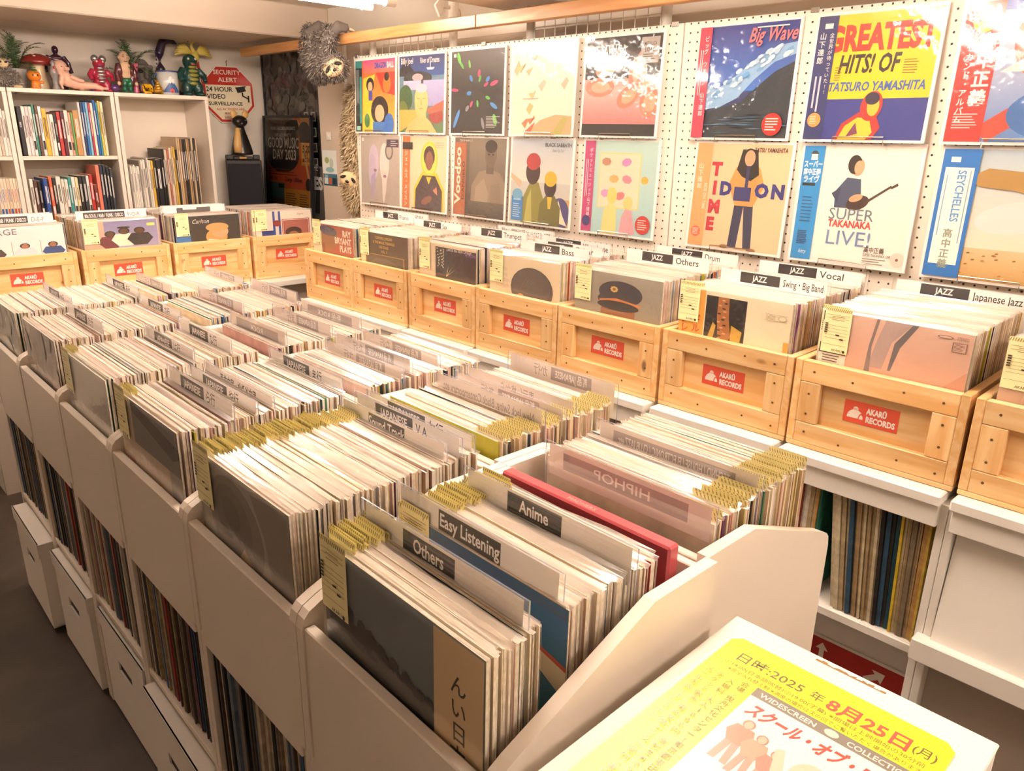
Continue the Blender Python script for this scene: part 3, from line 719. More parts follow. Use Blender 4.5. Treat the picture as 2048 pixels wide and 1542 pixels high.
# cover prints for the front records of the crates
YM = (.5, .5)
def A(): return Print(WJ, HJ, ym=YM)
def art_ray():
    p = A(); p.r(0, 0, 1, 1, 'a4462e'); p.r(0, 0, .22, 1, 'ecd9b8'); p.e(.42, .62, .2, .3, '8a5636'); p.e(.40, .84, .22, .13, '3a3f58', -12); p.r(.22, 0, .30, .5, '7a3a28')
    for i, s_ in enumerate(('RAY', 'BRYANT', 'PLAYS')): p.t(s_, .95, .74-.2*i, .115, 'f3e2cf', 'r', .03, .9)
    return p
def art_clifford():
    p = A(); p.r(0, 0, 1, 1, '2e3130'); p.r(.0, 0, .14, 1, 'e8d8b0')
    for i, s_ in enumerate(('CLIFFORD JORDAN', '& THE MAGIC TRIANGLE', 'ON STAGE', 'VOL. 1')): p.t(s_, .5, .86-.11*i, .046, 'c9a04c', 'c', .01, .9)
    p.r(.1, .02, .92, .48, 'b08a4a'); p.r(.115, .035, .905, .465, '3a3c3a'); p.e(.5, .2, .3, .2, '54504a'); return p
def art_trumpet():
    p = A(); p.r(0, 0, 1, 1, 'd8c4a6'); p.r(.3, 0, 1, .94, '26242a'); p.t('Live at the Blue Orange', .5, .88, .055, 'e6dcd0', 'l', 0, .8); p.t('PETE JONES', .82, .82, .05, '9a5fb0', 'l', 0, .75)
    for i in range(30): x = .34+.11*math.sin(i*.9); p.e(.33+.12*abs(math.sin(i*1.9)), .9-.014*i, .012, .016, 'c8bca8', n=6)
    for a_ in (50, 65, 80): p.p([(.5,.3),(.51,.3),(.5+.28*math.cos(math.radians(a_)),.3+.28*math.sin(math.radians(a_)))], 'd8c8a8')
    p.g(.3, 0, 1, .22, 'b08a50', '4a3f38'); return p
def art_golden():
    p = A(); p.r(0, 0, 1, 1, 'e2d1b0')
    for i, s_ in enumerate(('THE', 'QUEEN', 'OF THE', 'GOLDEN', 'NUMBER')): p.t(s_, .10, .80-.115*i, .052, 'c2b08e', 'l', 0, .95)
    p.e(.62, .40, .30, .44, '4a4444'); p.e(.62, .45, .27, .36, '564f4e'); p.p([(.36,.2),(.92,.12),(.94,.0),(.3,0)], '3a2f2a'); p.e(.47, .22, .05, .06, 'c99a70')
    for i in range(7): p.p([(.45+.05*i,.35+.05*i),(.455+.05*i,.35+.05*i),(.60+.04*i,.75-.03*i)], '7a7472')
    return p
def art_cap():
    p = A(); p.g(0, 0, 1, 1, '8d8678', '9a9486'); p.e(.52, .30, .2, .3, '8a5638'); p.e(.54, .66, .25, .22, '2a2b3c'); p.e(.5, .52, .22, .14, '2a2b3c'); p.p([(.30,.5),(.5,.56),(.78,.5),(.77,.455),(.5,.51),(.31,.455)], 'cf7f46'); p.e(.52, .42, .24, .09, '1c1d28')
    for i in range(8): p.e(.47+.03*math.cos(i*.785), .72+.04*math.sin(i*.785), .016, .018, 'd8b060', n=8)
    p.e(.47, .72, .016, .02, '8a5a2a'); return p
def art_swing():
    p = A(); p.r(0, 0, 1, 1, 'eadcbc'); p.r(.25, 0, .62, .93, '1f1b1c'); p.r(0, 0, .24, 1, 'e8a94a')
    p.p([(.36,.93),(.46,.93),(.47,.6),(.5,.3),(.44,.1),(.38,.3),(.36,.6)], 'a86c3a')
    for i in range(16): p.e(.41+.03*math.sin(i*2.2), .88-.045*i, .018, .014, ('d8a06a', '3a2a24')[i % 2], n=7)
    p.p([(.27,.1),(.33,.5),(.36,.45),(.33,.1)], 'c9a23c'); p.p([(.5,.5),(.6,.42),(.58,.1),(.5,.12)], 'c9a23c')
    p.t('グ', .06, .42, .08, 'c8452a', 'c', .02); p.t('ギ', .17, .44, .08, 'c8452a', 'c', .02); p.t('レ', .06, .26, .08, 'c8452a', 'c', .02); p.t('ル', .17, .28, .08, 'c8452a', 'c', .02)
    p.r(.78, .80, .97, .805, 'a09070'); p.r(.78, .70, .97, .705, 'a09070'); p.e(.93, .755, .035, .04, 'a09070'); p.e(.93, .755, .03, .035, 'eadcbc'); p.bars(.79, .78, .08, 4, .02, 'a09070', .3, 0); p.r(.96, .1, 1, .4, 'd99a30'); return p
def art_jj():
    p = A(); p.g(0, 0, 1, 1, 'dca58c', 'e0b8a4'); p.p([(.44,1),(.62,1),(.5,.7),(.46,.3),(.36,.3),(.4,.7)], 'b59a94'); p.p([(.62,1),(.66,1),(.56,.65),(.52,.3),(.5,.3),(.52,.7)], '6d6468'); p.p([(.8,.1),(1,.5),(1,0),(.7,0)], 'd29a80')
    p.p([(.38,1),(.40,1),(.37,.6),(.38,.2),(.34,.2),(.35,.6)], '8a7a7a')
    p.r(0, 0, .2, 1, 'f0e6d8'); p.r(0, .86, .2, 1, '262222')
    for i in range(4): p.r(.01+.05*i, .93, .035+.05*i, .99, 'd8564a')
    p.t('LP-910', .02, .80, .055, '2a2626', 'l', .01, .8); p.e(.09, .66, .07, .09, '3a3634'); p.e(.09, .655, .058, .078, 'f0e6d8'); p.r(0, .38, .2, .53, '262222'); p.e(.07, .455, .06, .055, 'e6dccc'); p.t('SERIES', .2, .40, .04, 'e6dccc', 'r', .01, .7); p.bars(.03, .34, .14, 5, .04, '4a4440', vertical=False)
    p.e(.83, .92, .05, .022, '8a6a60'); p.e(.83, .92, .04, .014, 'e0b8a4'); p.t('STEREO', .9, .905, .03, '8a6a60', 'l', 0, .7); p.r(.88, .74, .97, .87, '8a6a60'); p.r(.887, .747, .963, .863, 'dcb09c'); p.bars(.89, .85, .07, 6, .017, '8a6a60', .4); return p
def art_rge():
    p = A(); p.r(0, 0, 1, 1, 'efe6e4'); p.t('LARGE', .06, .80, .11, '6a5c74', 'l', .0, 1.2); p.r(.37, 0, .375, .62, '8a4a3a'); p.r(.7, 0, .705, .62, '8a4a3a'); p.man(.15, -.15, .75, '3a3036', 'b47a5a'); p.man(.52, -.12, .7, 'e8d8e0', 'b47a5a'); p.r(.44, .1, .62, .2, '7a5f9a'); p.man(.85, -.12, .7, '2f4f8a', 'a8704e'); return p
def art_three():
    p = A(); p.g(0, 0, 1, 1, 'a9a4c4', '8a86ae'); p.r(0, 0, .28, 1, 'c8a890'); p.man(.35, -.1, .85, '6a2a32', '5a3826', '17120f'); p.man(.54, -.08, .9, 'ece2cc', '5a3826', '17120f'); p.e(.54, .81, .09, .03, '17120f'); p.man(.75, -.08, .9, '232326', '5a3826', '2a1d16'); p.r(.86, .82, .97, .90, 'e8df70'); return p
def art_blond():
    p = A(); p.r(0, 0, 1, 1, '3b3a36'); p.r(0, 0, .22, .5, '3a7ab8'); p.t('Carlton', .25, .78, .09, 'e8dccc', 'l', 0, .95, .35); p.e(.62, .35, .17, .25, 'c9a05c'); p.e(.68, .50, .13, .19, 'd9a880'); p.e(.64, .64, .18, .13, 'cba468'); p.p([(.3,0),(.5,.3),(.75,.22),(.9,0)], 'e6ddd0'); return p
def art_redframe():
    p = A(); p.r(0, 0, 1, 1, 'e9dccb'); p.r(.1, 0, .3, .4, '2f3f8a'); p.r(.3, 0, .44, 1, '2f4f9a'); p.r(.34, 0, .40, 1, 'd8d0c8'); p.e(.37, .62, .07, .1, '8a2a22'); p.r(.46, 0, .96, .74, 'a4423a'); p.r(.475, 0, .945, .72, 'e9dccb'); p.r(.485, 0, .935, .70, 'a4423a'); p.r(.5, 0, .92, .68, 'b0685a'); p.e(.66, .32, .15, .16, '4a2f28'); p.e(.66, .2, .1, .14, 'a8704e'); p.t('Eugene', .74, .86, .05, 'a09080', 'l', 0, .8, .3); return p
CART = [('near', lambda: art_mottle('caa88e', 'b08a70', 'e0c8b0'), 'mottled tan cover'), ('Japanese Jazz', art_jj, 'pinkish abstract cover with a black side strip'), ('Swing and Big Band', art_swing, 'cream cover with a dark saxophone picture'), ('Others', art_cap, 'grey cover showing a navy captain cap'),
        ('Bass', art_golden, 'cream cover with a dark round head shape'), ('Trumpet', art_trumpet, 'dark cover with purple lettering'), ('Sax', art_clifford, 'charcoal cover with gold lettering'), ('Piano', art_ray, 'brick red cover with white block lettering')]
BART = [('leftmost', art_rge, 'white cover with three figures in frames'), ('P-Q-R', art_three, 'lilac cover with three men side by side'), ('third', art_blond, 'black cover with a fair-haired singer'), ('rightmost', art_redframe, 'cream cover with a red framed portrait')]
rk = random.Random(77)
def fill(d, px, py, z, depth, lab, art, cards, lead):
    """a crate's worth of records from front to back; (px,py) is the crate's front centre"""
    s = .034; i = 0; ux, uy = (1, 0) if d == '-X' else (0, 1)
    while s < depth:
        if any(abs(s-c) < .005 for c in cards): s += .005; continue
        x, y = px+ux*s, py+uy*s
        jx = rk.uniform(-.006, .006); x, y = (x, y+jx) if d == '-X' else (x+jx, y)
        lean = .07*max(0, 1-s/.12)*0 + rk.uniform(.0, .012)
        if i < 3:
            L1 = lab if i == 0 else '%%C record %s behind the front one in the %s' % (['', 'directly', 'second'][i], lead)
            t = record(d, x, y, z+.0135+rk.uniform(0, .002), rk, lean, L1, None if i == 0 else 'front records of the ' + lead, i < 2, front=i == 0, art=art if i == 0 else None)
        else: t = rest.add(d, x, y, z+.0135+rk.uniform(0, .004), rk, lean)
        s += t + rk.uniform(.0002, .0009) + (.003 if i == 0 else 0); i += 1
# genre cards standing in the crates: crate index -> (world x, text, box, style)
JC = {1: [(2.118, 'Japanese Jazz', 'JAZZ', 0)], 2: [(1.885, 'Swing・Big Band', 'JAZZ', 0), (2.085, 'Vocal', 'JAZZ', 0), (2.11, 'この奥にもアーティスト別あります', None, 2)], 3: [(1.955, 'Others', 'JAZZ', 0), (2.112, 'Drum', 'JAZZ', 0)],
      4: [(1.86, 'Bass', 'JAZZ', 0), (1.925, 'Guitar', 'JAZZ', 0), (1.975, 'Vibraphone', 'JAZZ', 0)], 5: [(1.963, 'Trumpet', 'JAZZ', 0), (2.112, '通販サイト掲載商品で店頭にないものはスタッフまで', None, 2)], 6: [(1.985, 'Sax', 'JAZZ', 0)], 7: [(2.05, 'Piano', 'JAZZ', 0), (2.112, '上部はアーティスト別あります', None, 2)]}
for k, (a, b) in enumerate(CR):
    nm, fn, ds = CART[k]; yc = (a+b)/2
    crate(XC, yc, ZS, '-X', 'pine crate with a red sticker, %s' % ('holding the %s records' % nm if k else 'cut off by the right edge of the photo'), 'pine crates on the pegboard side')
    cards = []
    for (cx, txt, box, st) in JC.get(k, []):
        cards.append(cx-XC)
        divider('divider_card', 'white divider card %s, in the %s pegboard-side crate' % (('lettered JAZZ ' + txt.replace('・', ' and ')) if box else 'with one line of small kana', ORD8[k]), '-X', cx, yc-.012, ZS+.013, 1.084 + rk.uniform(-.004, .006), card_art(txt, box, style=st), 0, rk.uniform(-.01, .03), 'genre cards in the pine crates')
    fill('-X', XC, yc, ZS, .418, 'front record of the %s crate, %s' % (nm, ds), fn().mesh('cover_print', 'print_sleeved'), cards, '%s crate' % (nm if k else 'half-visible near'))
BX = [.772, 1.164, 1.556, 1.948]; YB, ZB = 3.66, .699
BC = [[(.16, 'A-B-C', '80s SOUL / R&B / FUNK / DISCO', 4), (.12, 'D-E-F', '80s SOUL / R&B / FUNK / DISCO', 4)], [(.13, 'P-Q-R', '80s SOUL / R&B / FUNK / DISCO', 4)], [(.16, '', None, 5), (.20, '', None, 2)], [(.2, '', None, 2)][:0]]
for k, x in enumerate(BX):
    nm, fn, ds = BART[k]
    crate(x, YB, ZB, '-Y', 'pine crate with a red shop sticker on the back counter, %s' % ['leftmost', 'second from left', 'third from left', 'rightmost'][k], 'pine crates on the back counter')
    cards = []
    for j, (s_, txt, box, st) in enumerate(BC[k]):
        cards.append(s_); p = Print(.30, .052, .00004); H = .052/.30; p.r(0, 0, 1, H, 'f4eee9')
        if st == 4: p.r(.10, H*.28, .68, H*.86, '4a4644'); p.t(box, .39, H*.42, H*.42, 'f4eee9', 'c', .02, .8, fit=.54); p.t(txt, .72, H*.38, H*.5, '8a827e', 'l', .01, .8)
        elif st == 5: p.r(.2, H*.3, .75, H*.8, '6a6462'); p.bars(.3, H*.62, .3, 1, .1, 'f4eee9')
        divider('divider_card', 'white divider card %s, in the %s back-counter crate' % (('lettered SOUL FUNK DISCO ' + txt) if txt else ['with a grey label bar', 'left blank'][j], ['leftmost', 'second', 'third', 'fourth'][k]), '-Y', x, YB+s_, ZB+.013, ZB+.372, p, 0, .02, 'genre cards in the back crates')
    fill('-Y', x, YB, ZB, .41, 'front record of the %s back crate, %s' % (nm, ds), fn().mesh('cover_print', 'print_sleeved'), cards, '%s back crate' % nm)
for t_, M, c in SPMB: rest.mb.box(-t_/2, t_/2, 0, .30, 0, .306, c, 0, M=M)
o = rest.mb.build('packed_records', ['jacket_any', 'sleeve_top', 'paint'])
o['kind'] = 'stuff'; tag(o, 'tightly packed records in clear sleeves filling the bins and crates behind the front ones', 'records')
o['kind'] = 'stuff'
# ------------------------------------------------------------------ pegboards, poles, rail
XP = 2.20
m = P('pegboard', 'efe6d8', .5); nt = m.node_tree; L = nt.links.new; b = nt.nodes['Principled BSDF']
tc = nt.nodes.new('ShaderNodeTexCoord'); sp = nt.nodes.new('ShaderNodeSeparateXYZ'); L(tc.outputs['Object'], sp.inputs[0])
def md(op, a, v):
    n = nt.nodes.new('ShaderNodeMath'); n.operation = op
    for i, q in enumerate((a, v)):
        if isinstance(q, float) or isinstance(q, int): n.inputs[i].default_value = q
        elif q is not None: L(q, n.inputs[i])
    return n.outputs[0]
PH = .0262
fy = md('SUBTRACT', md('FRACT', md('DIVIDE', sp.outputs[1], PH), 0), .5); fz = md('SUBTRACT', md('FRACT', md('DIVIDE', sp.outputs[2], PH), 0), .5)
r2 = md('ADD', md('MULTIPLY', fy, fy), md('MULTIPLY', fz, fz)); hole = md('LESS_THAN', r2, .0125)
mx = nt.nodes.new('ShaderNodeMix'); mx.data_type = 'RGBA'; L(hole, mx.inputs[0]); mx.inputs[6].default_value = rgba('efe6d8'); mx.inputs[7].default_value = rgba('3a322a'); L(mx.outputs[2], b.inputs['Base Color'])
bp = nt.nodes.new('ShaderNodeBump'); bp.invert = True; bp.inputs['Distance'].default_value = .004; L(hole, bp.inputs['Height']); L(bp.outputs[0], b.inputs['Normal'])
for (a, b_, lab) in [(1.509, 3.362, 'white pegboard panel on the left, carrying ten records'), (-.35, 1.504, 'white pegboard panel on the right, carrying the larger-looking records')]:
    t = thing('pegboard', lab, 'pegboard', (XP, (a+b_)/2, .93), group='pegboard panels'); h = (b_-a)/2
    MB().box(0, .012, -h, h, 0, .83, ch=.0015).build('panel', 'pegboard', t)
    for y in ([h-.03, h-.62, .0, -h+.03] if a > 1 else [h-.42, -.3]):
        q = MB(); q.box(-.004, .02, y-.012, y+.012, .822, .836, ch=.001); q.build('clip', 'grey_metal', t)
for y, top in [(3.243, 1.80), (2.66, ZC), (2.21, ZC), (1.597, 1.874), (.62, ZC)]:
    top = ZC if top > 1.9 else 1.86
    t = thing('support_pole', 'white round support pole behind the pegboards, %s' % {3.243: 'at their left end', 2.66: 'second from the left, with a clamp', 2.21: 'third from the left, with a clamp', 1.597: 'fourth from the left', .62: 'nearest the camera'}[y], 'pole', (XP+.032, y, 0), group='support poles')
    MB().tube([(0, 0, FL), (0, 0, top)], .0165, 14).build('shaft', 'white_metal', t, True)
    if top == ZC:
        MB().tube([(0, 0, 1.875), (0, 0, 1.945)], .021, 14).build('collar', 'white_metal', t)
        q = MB(); q.tube([(-.02, 0, 1.91), (-.055, 0, 1.91)], .008, 8); q.prism([(-.052, 1.89), (-.075, 1.935), (-.098, 1.91), (-.075, 1.87)], -.006, .006); q.build('clamp_lever', 'white_metal', t)
for (a, b_, lab) in [(2.685, 3.222, 'white wire grid panel above the left end of the pegboards'), (1.62, 2.19, 'white wire grid panel above the middle of the pegboards')]:
    t = thing('wire_grid', lab, 'wire grid', (XP+.032, (a+b_)/2, 1.60), group='wire grid panels'); h = (b_-a)/2
    q = MB(); q.tube([(0, -h, 0), (0, -h, .235), (0, h, .235), (0, h, 0)], .0035, 6); q.build('frame_wire', 'white_metal', t)
    n = int(2*h/.05)
    for i in range(1, n): MB().tube([(0, -h+2*h*i/n, 0), (0, -h+2*h*i/n, .235)], .0019, 5).build('wire', 'white_metal', t)
    for z in (.05, .10, .15, .20): MB().tube([(-.003, -h, z), (-.003, h, z)], .0019, 5).build('wire', 'white_metal', t)
for (a, b_, lab) in [(2.372, 4.32, 'long pine rail below the ceiling, far piece, with a sloth hanging on it'), (-.3, 2.368, 'long pine rail below the ceiling, near piece over the pegboards')]:
    t = MB().box(-(b_-a)/2, (b_-a)/2, -.018, .018, -.022, .022, ch=.002).build('wooden_rail', 'pine_rail'); t.location = (2.115, (a+b_)/2, 1.825); t.rotation_euler = (0, 0, PI/2)
    tag(t, lab, 'rail', 'wooden ceiling rails')

# ------------------------------------------------------------------ records displayed on the pegboards
YM = (0.0, 1.0)
def obi(p, w, col, txt=None, ink='f4ece4', x0=0.0, b=.01, h=.055, top=.9):
    p.r(x0, 0, x0+w, 1, col)
    if txt: p.t(txt, x0+w*.62, top-h, h, ink, vert=True, b=b)
    p.bars(x0+w*.2, .8, .5, 2, w*.16, ink, .35, .2, vertical=True)
def disc(p, x, y, r, col='c8322a', ink='f2d8cc'):
    p.e(x, y, r, r, col); p.bars(x-r*.65, y+r*.45, r*1.3, 5, r*.24, ink, .4, .35)
def a_anime():
    p = A(); p.g(0, 0, 1, 1, 'e8b42a', 'e85a3a'); p.p([(.18,.0),(.55,.0),(.42,.45),(.5,.8),(.2,.75)], 'f0cf2c'); p.p([(.5,.85),(1,.9),(1,.5),(.7,.55)], 'd8392c'); p.g(.2, .82, 1, 1, 'f07a5a', 'e8508a')
    p.e(.62, .30, .22, .2, '23201f'); p.e(.62, .26, .12, .12, 'eeb68a'); p.g(.45, 0, .85, .14, '2f6fc0', '3a86d0'); p.e(.86, .1, .12, .16, '2f6fc0'); p.e(.38, .66, .1, .1, '23201f'); p.e(.38, .63, .06, .07, 'eeb68a'); p.r(.34, .44, .44, .58, '4a4a9a'); p.e(.8, .66, .1, .12, 'e07a2a'); p.e(.8, .76, .06, .06, '23201f'); p.e(.3, .16, .07, .1, '3f8a4a')
    p.r(0, 0, .17, 1, '1f2a2c'); p.r(.11, .12, .16, .78, '2fb0a8'); p.r(0, .9, .17, 1, '3a9a94'); p.bars(.02, .88, .6, 3, .03, 'b8c8c4', .4, .3, True); p.r(.03, .02, .13, .08, '9ae0c8'); p.t('DRAGON', .50, .88, .11, '2f5fb8', 'l', .04, .7, fit=.30); p.t('BALL', .80, .88, .11, 'ffdbe0', 'l', .04, .7, fit=.18); return p
def a_river():
    p = A(); p.g(0, 0, 1, 1, '5a7a4a', '6a8ab0'); p.g(0, .74, 1, 1, '3a5a9a', '25346e'); p.p([(0,.82),(.15,.96),(.34,.8),(.34,.74),(0,.74)], '2a2a34'); p.e(.42, .71, .32, .09, '33383a'); p.e(.42, .72, .12, .05, 'd0a0a4'); p.g(.55, .35, 1, .68, '9a96c0', 'a8a8d0'); p.g(.1, .56, .5, .68, 'b8a8c8', 'c8b8d8')
    p.e(.15, .45, .16, .18, '3f5f3a'); p.e(.08, .3, .12, .12, '6a7a3a'); p.p([(0,.0),(.4,.15),(.4,.3),(0,.3)], 'c8a850'); p.e(.84, .22, .16, .1, '9a3f3a'); p.p([(.62,.3),(1,.42),(1,.3),(.7,.24)], 'b0604a')
    p.p([(.14,0),(.86,0),(.72,.14),(.62,.2),(.62,.3),(.40,.3),(.40,.2),(.26,.14)], 'dcb070'); p.e(.51, .42, .15, .22, 'e2b878'); p.e(.51, .58, .13, .06, 'c8b8c8'); p.r(.42, .44, .48, .447, '8a6038'); p.r(.54, .44, .60, .447, '8a6038'); p.p([(.505,.44),(.515,.44),(.53,.36),(.50,.36)], 'c89a5c'); p.r(.47, .31, .55, .317, 'a8684a'); p.p([(.62,.84),(.80,.84),(.76,.81),(.64,.81)], 'c8ccd8'); p.r(.70, .84, .712, .92, 'd8d8d8')
    p.t('Billy Joel', .04, .90, .11, 'f0e8e0', 'l', .01, .75); p.t('River of Dreams', .48, .90, .10, 'f0e8e0', 'l', .01, .62); return p
def a_burst():
    p = A(); p.r(0, 0, 1, 1, '2b2a2c'); p.g(0, .55, 1, 1, '2f2e30', '4a4644'); C = ['d04070', '58b048', '3f86c8', 'd04070', '8a8a94', '58b048', '3f86c8', 'd04070']
    for i in range(15):
        a_ = i*.92+.3; r_ = .14+.03*(i % 5)+.2*(i % 3 == 0); p.e(.5+r_*math.cos(a_), .5+r_*math.sin(a_), .075 if i % 3 == 0 else .045, .02 if i % 2 else .026, C[i % 8], math.degrees(a_), 12)
    p.e(.12, .18, .13, .03, '4f8fd0', 62); p.e(.15, .92, .07, .03, '6ac04a', 110); p.e(.36, .84, .05, .02, '6ac04a', 105); p.e(.86, .17, .07, .035, '6ac04a', 112); p.bars(.7, .2, .26, 8, .018, 'c8c4c0', .35, .5); p.r(.05, .93, .1, .97, 'e8e0d8'); return p
def a_flora():
    p = A(); p.r(0, 0, 1, 1, 'efe2cc'); rr = random.Random(4)
    for i in range(20):
        x, y = rr.random(), rr.random(); y = y*.3 if i % 3 == 0 else .45+.5*y
        p.p([(x,y),(x+.05+.1*rr.random(),y+.12*rr.random()),(x+.12,y+.04),(x+.06,y-.06)], rr.choice(('e0a878','d8805a','c8b878','e8c890','9ab0a0','e0b8a0','cfa8a0')))
    p.p([(.28,0),(.5,.16),(.75,.22),(1,.2),(1,0)], 'cfae80'); p.p([(.25,.03),(.42,.14),(.36,.02)], 'd8694a'); p.p([(.7,0),(.86,.2),(.95,.18),(.85,0)], 'b8ae62'); p.bars(.2, .4, .35, 1, .03, 'c8a890'); return p
def a_flame():
    p = A(); p.r(0, 0, 1, 1, '191718'); p.r(0, .12, 1, .58, 'd8a8a0'); p.g(0, .12, 1, .5, 'c87a78', 'e0b8b0')
    for (x, y, rx, ry, a_) in [(.3,.7,.16,.09,20),(.42,.78,.09,.05,70),(.72,.62,.12,.17,0),(.80,.5,.13,.1,40),(.22,.5,.2,.1,0),(.9,.34,.12,.16,0),(.76,.76,.05,.08,10),(.62,.4,.16,.1,30)]: p.e(x, y, rx, ry, 'd8846a', a_); p.e(x+.01, y, rx*.65, ry*.6, 'e8a888', a_)
    p.t('METALLICA', .07, .80, .17, 'e0d4cc', 'l', .0, .6, fit=.48); p.r(.74, .72, .97, .97, 'a8a29c'); p.t('METALLICA', .855, .89, .05, '3a3634', 'c', .01, .6); p.t('LOAD', .855, .83, .055, '3a3634', 'c', .02, .9); p.bars(.77, .80, .17, 4, .022, '4a4644'); return p
def a_wave():
    p = A(); p.g(0, 0, 1, 1, '2a3644', '26409a'); p.g(0, .42, 1, 1, '3f74c8', '22348a'); p.p([(0,0),(1,0),(1,.66),(.82,.58),(.66,.46),(.5,.32),(.2,.25),(0,.24)], '22303c')
    p.p([(0,.46),(.12,.5),(.22,.44),(.34,.5),(.48,.6),(.62,.7),(.82,.8),(1,.82),(1,.72),(.8,.66),(.62,.52),(.46,.36),(.28,.28),(.1,.26),(0,.26)], '8ab4dc')
    rr = random.Random(8)
    for i in range(60):
        f = rr.random(); x = f*.95; y = .30+.48*f+rr.uniform(-.05, .08); p.e(x, y, .02+.025*rr.random(), .012+.012*rr.random(), rr.choice(('d8e6ee','b0cfe6','eef2f2','6aa2d4')), 30, 7)
    for i in range(22): y = .02+.2*rr.random(); x = rr.random(); p.p([(x-.1,y),(x,y+.008),(x+.1,y),(x,y-.006)], rr.choice(('3f5a70','54708a','1b2732')))
    p.t('Big Wave', .52, .84, .17, 'f07878', 'l', .02, .72, .25); p.bars(.6, .955, .36, 1, .03, 'e8dcd4'); obi(p, .13, 'c8465a', 'ビッグ・ウェイブ 山下達郎'.replace('・', ' '), 'f2e0dc', 0, .01, .052, .93); disc(p, .86, .12, .1); return p
def a_hits():
    p = A(); p.r(0, 0, 1, 1, 'f2c818'); p.r(0, 0, 1, .33, '2f3a8c'); p.t('GREATEST', .10, .72, .27, 'd8341f', 'l', .05, .6, fit=.88); p.t('HITS! OF', .22, .54, .2, '28221c', 'l', .03, .6, fit=.50, sh=.12); p.t('TATSURO YAMASHITA', .16, .395, .1, '2f5fa8', 'l', .03, .7, fit=.80, sh=.12)
    p.bars(.76, .62, .13, 6, .02, '8a6a20', .35, .4); p.bars(.2, .58, .08, 6, .02, '8a6a20', .35, .4)
    p.p([(.28,.0),(.33,.13),(.46,.22),(.6,.22),(.66,.1),(.6,0)], 'b8322c'); p.p([(.31,.0),(.36,.11),(.46,.18),(.56,.17),(.6,.06),(.55,0)], 'e8c63a'); p.e(.56, .27, .09, .12, 'b8322c', -10); p.e(.575, .27, .05, .08, 'e8b93a'); p.e(.56, .33, .06, .05, '2a2440'); p.p([(.38,.02),(.45,.14),(.48,.05)], '7a3a5a')
    p.r(0, 0, .17, 1, '26336e'); p.t('山下達郎', .05, .82, .06, 'f2ece4', vert=True, b=.01); p.t('全世界が待っていた!!', .13, .83, .042, 'f2ece4', vert=True); p.bars(.035, .52, .3, 2, .04, 'c8c8d8', .4, .2, True); disc(p, .08, .16, .06, 'e8944a', 'f8e0c0'); p.r(.06, .9, .13, .94, 'f0e8e0'); return p
def a_second():
    p = A(); p.g(0, 0, 1, 1, '5a86c0', 'cfd0dc'); p.r(0, .93, 1, 1, '3a62b8'); p.e(.62, .72, .26, .3, 'd8694a'); p.e(.66, .78, .14, .18, 'efe4e0'); p.p([(.2,.1),(.7,.45),(.8,.36),(.3,0)], 'd04a36'); p.e(.7, .2, .3, .18, '3f6fb0'); p.p([(.3,.5),(.5,.62),(.55,.5)], 'e8d8d8')
    p.r(0, 0, .26, 1, 'd8342c'); p.t('高中正義', .18, .68, .125, 'f6eee8', vert=True, b=.03); p.t('セカンド・アルバム', .07, .66, .06, 'f6eee8', vert=True, b=.02); p.e(.14, .87, .085, .085, 'e8cf3a'); p.t('SMASH HITS', .14, .86, .03, 'b8462a', 'c', .01, .7); p.bars(.04, .2, .18, 6, .02, 'f0d8d0'); return p
def a_greyfaces():
    p = A(); p.g(0, 0, 1, 1, 'a89c92', 'b8ada2'); p.e(.34, .62, .13, .26, 'c8b8cc'); p.e(.30, .5, .1, .24, 'bcaec6'); p.p([(.26,.4),(.4,.5),(.36,.2),(.32,.05),(.28,.1)], 'a898b8'); p.e(.62, .62, .12, .28, 'dcd4cc'); p.p([(.55,.5),(.7,.5),(.66,.2),(.60,0),(.57,.1)], 'd4ccc4'); p.e(.74, .78, .1, .12, '6a625e'); p.e(.74, .78, .07, .09, 'b0a498')
    for (x, y) in ((.38,.5),(.63,.42)): p.e(x, y, .04, .022, '8a6a7a')
    p.r(.68, .84, .98, .95, '3f3040'); p.bars(.78, .92, .18, 3, .03, 'c8b8c0'); p.r(.03, .92, .09, .97, 'e8e0d8'); return p
def a_halo():
    p = A(); p.r(0, 0, 1, 1, 'dcc8a4'); p.e(.62, .70, .19, .24, 'd8c030'); p.p([(.28,0),(.28,.3),(.46,.52),(.8,.52),(.96,.3),(.96,0)], 'd8c030'); p.e(.62, .70, .16, .21, 'e8d058'); p.p([(.31,0),(.32,.28),(.48,.48),(.76,.48),(.92,.28),(.92,0)], '4a3a3e'); p.e(.62, .74, .125, .14, '3f2a26'); p.e(.62, .68, .085, .13, '8a5a46'); p.p([(.56,.46),(.68,.46),(.62,.36)], 'd8c030'); p.e(.58, .14, .13, .05, '8a5a46', 20); p.p([(.72,.28),(.8,.34),(.82,.22)], 'c87a5a')
    p.r(0, 0, .18, 1, 'c8703a'); p.t('ジェームス・メイスン', .09, .74, .072, 'f2e2d2', vert=True, b=.02); p.r(0, .82, .24, .92, '2f2622'); p.bars(.75, .92, .2, 3, .03, 'bca884'); return p
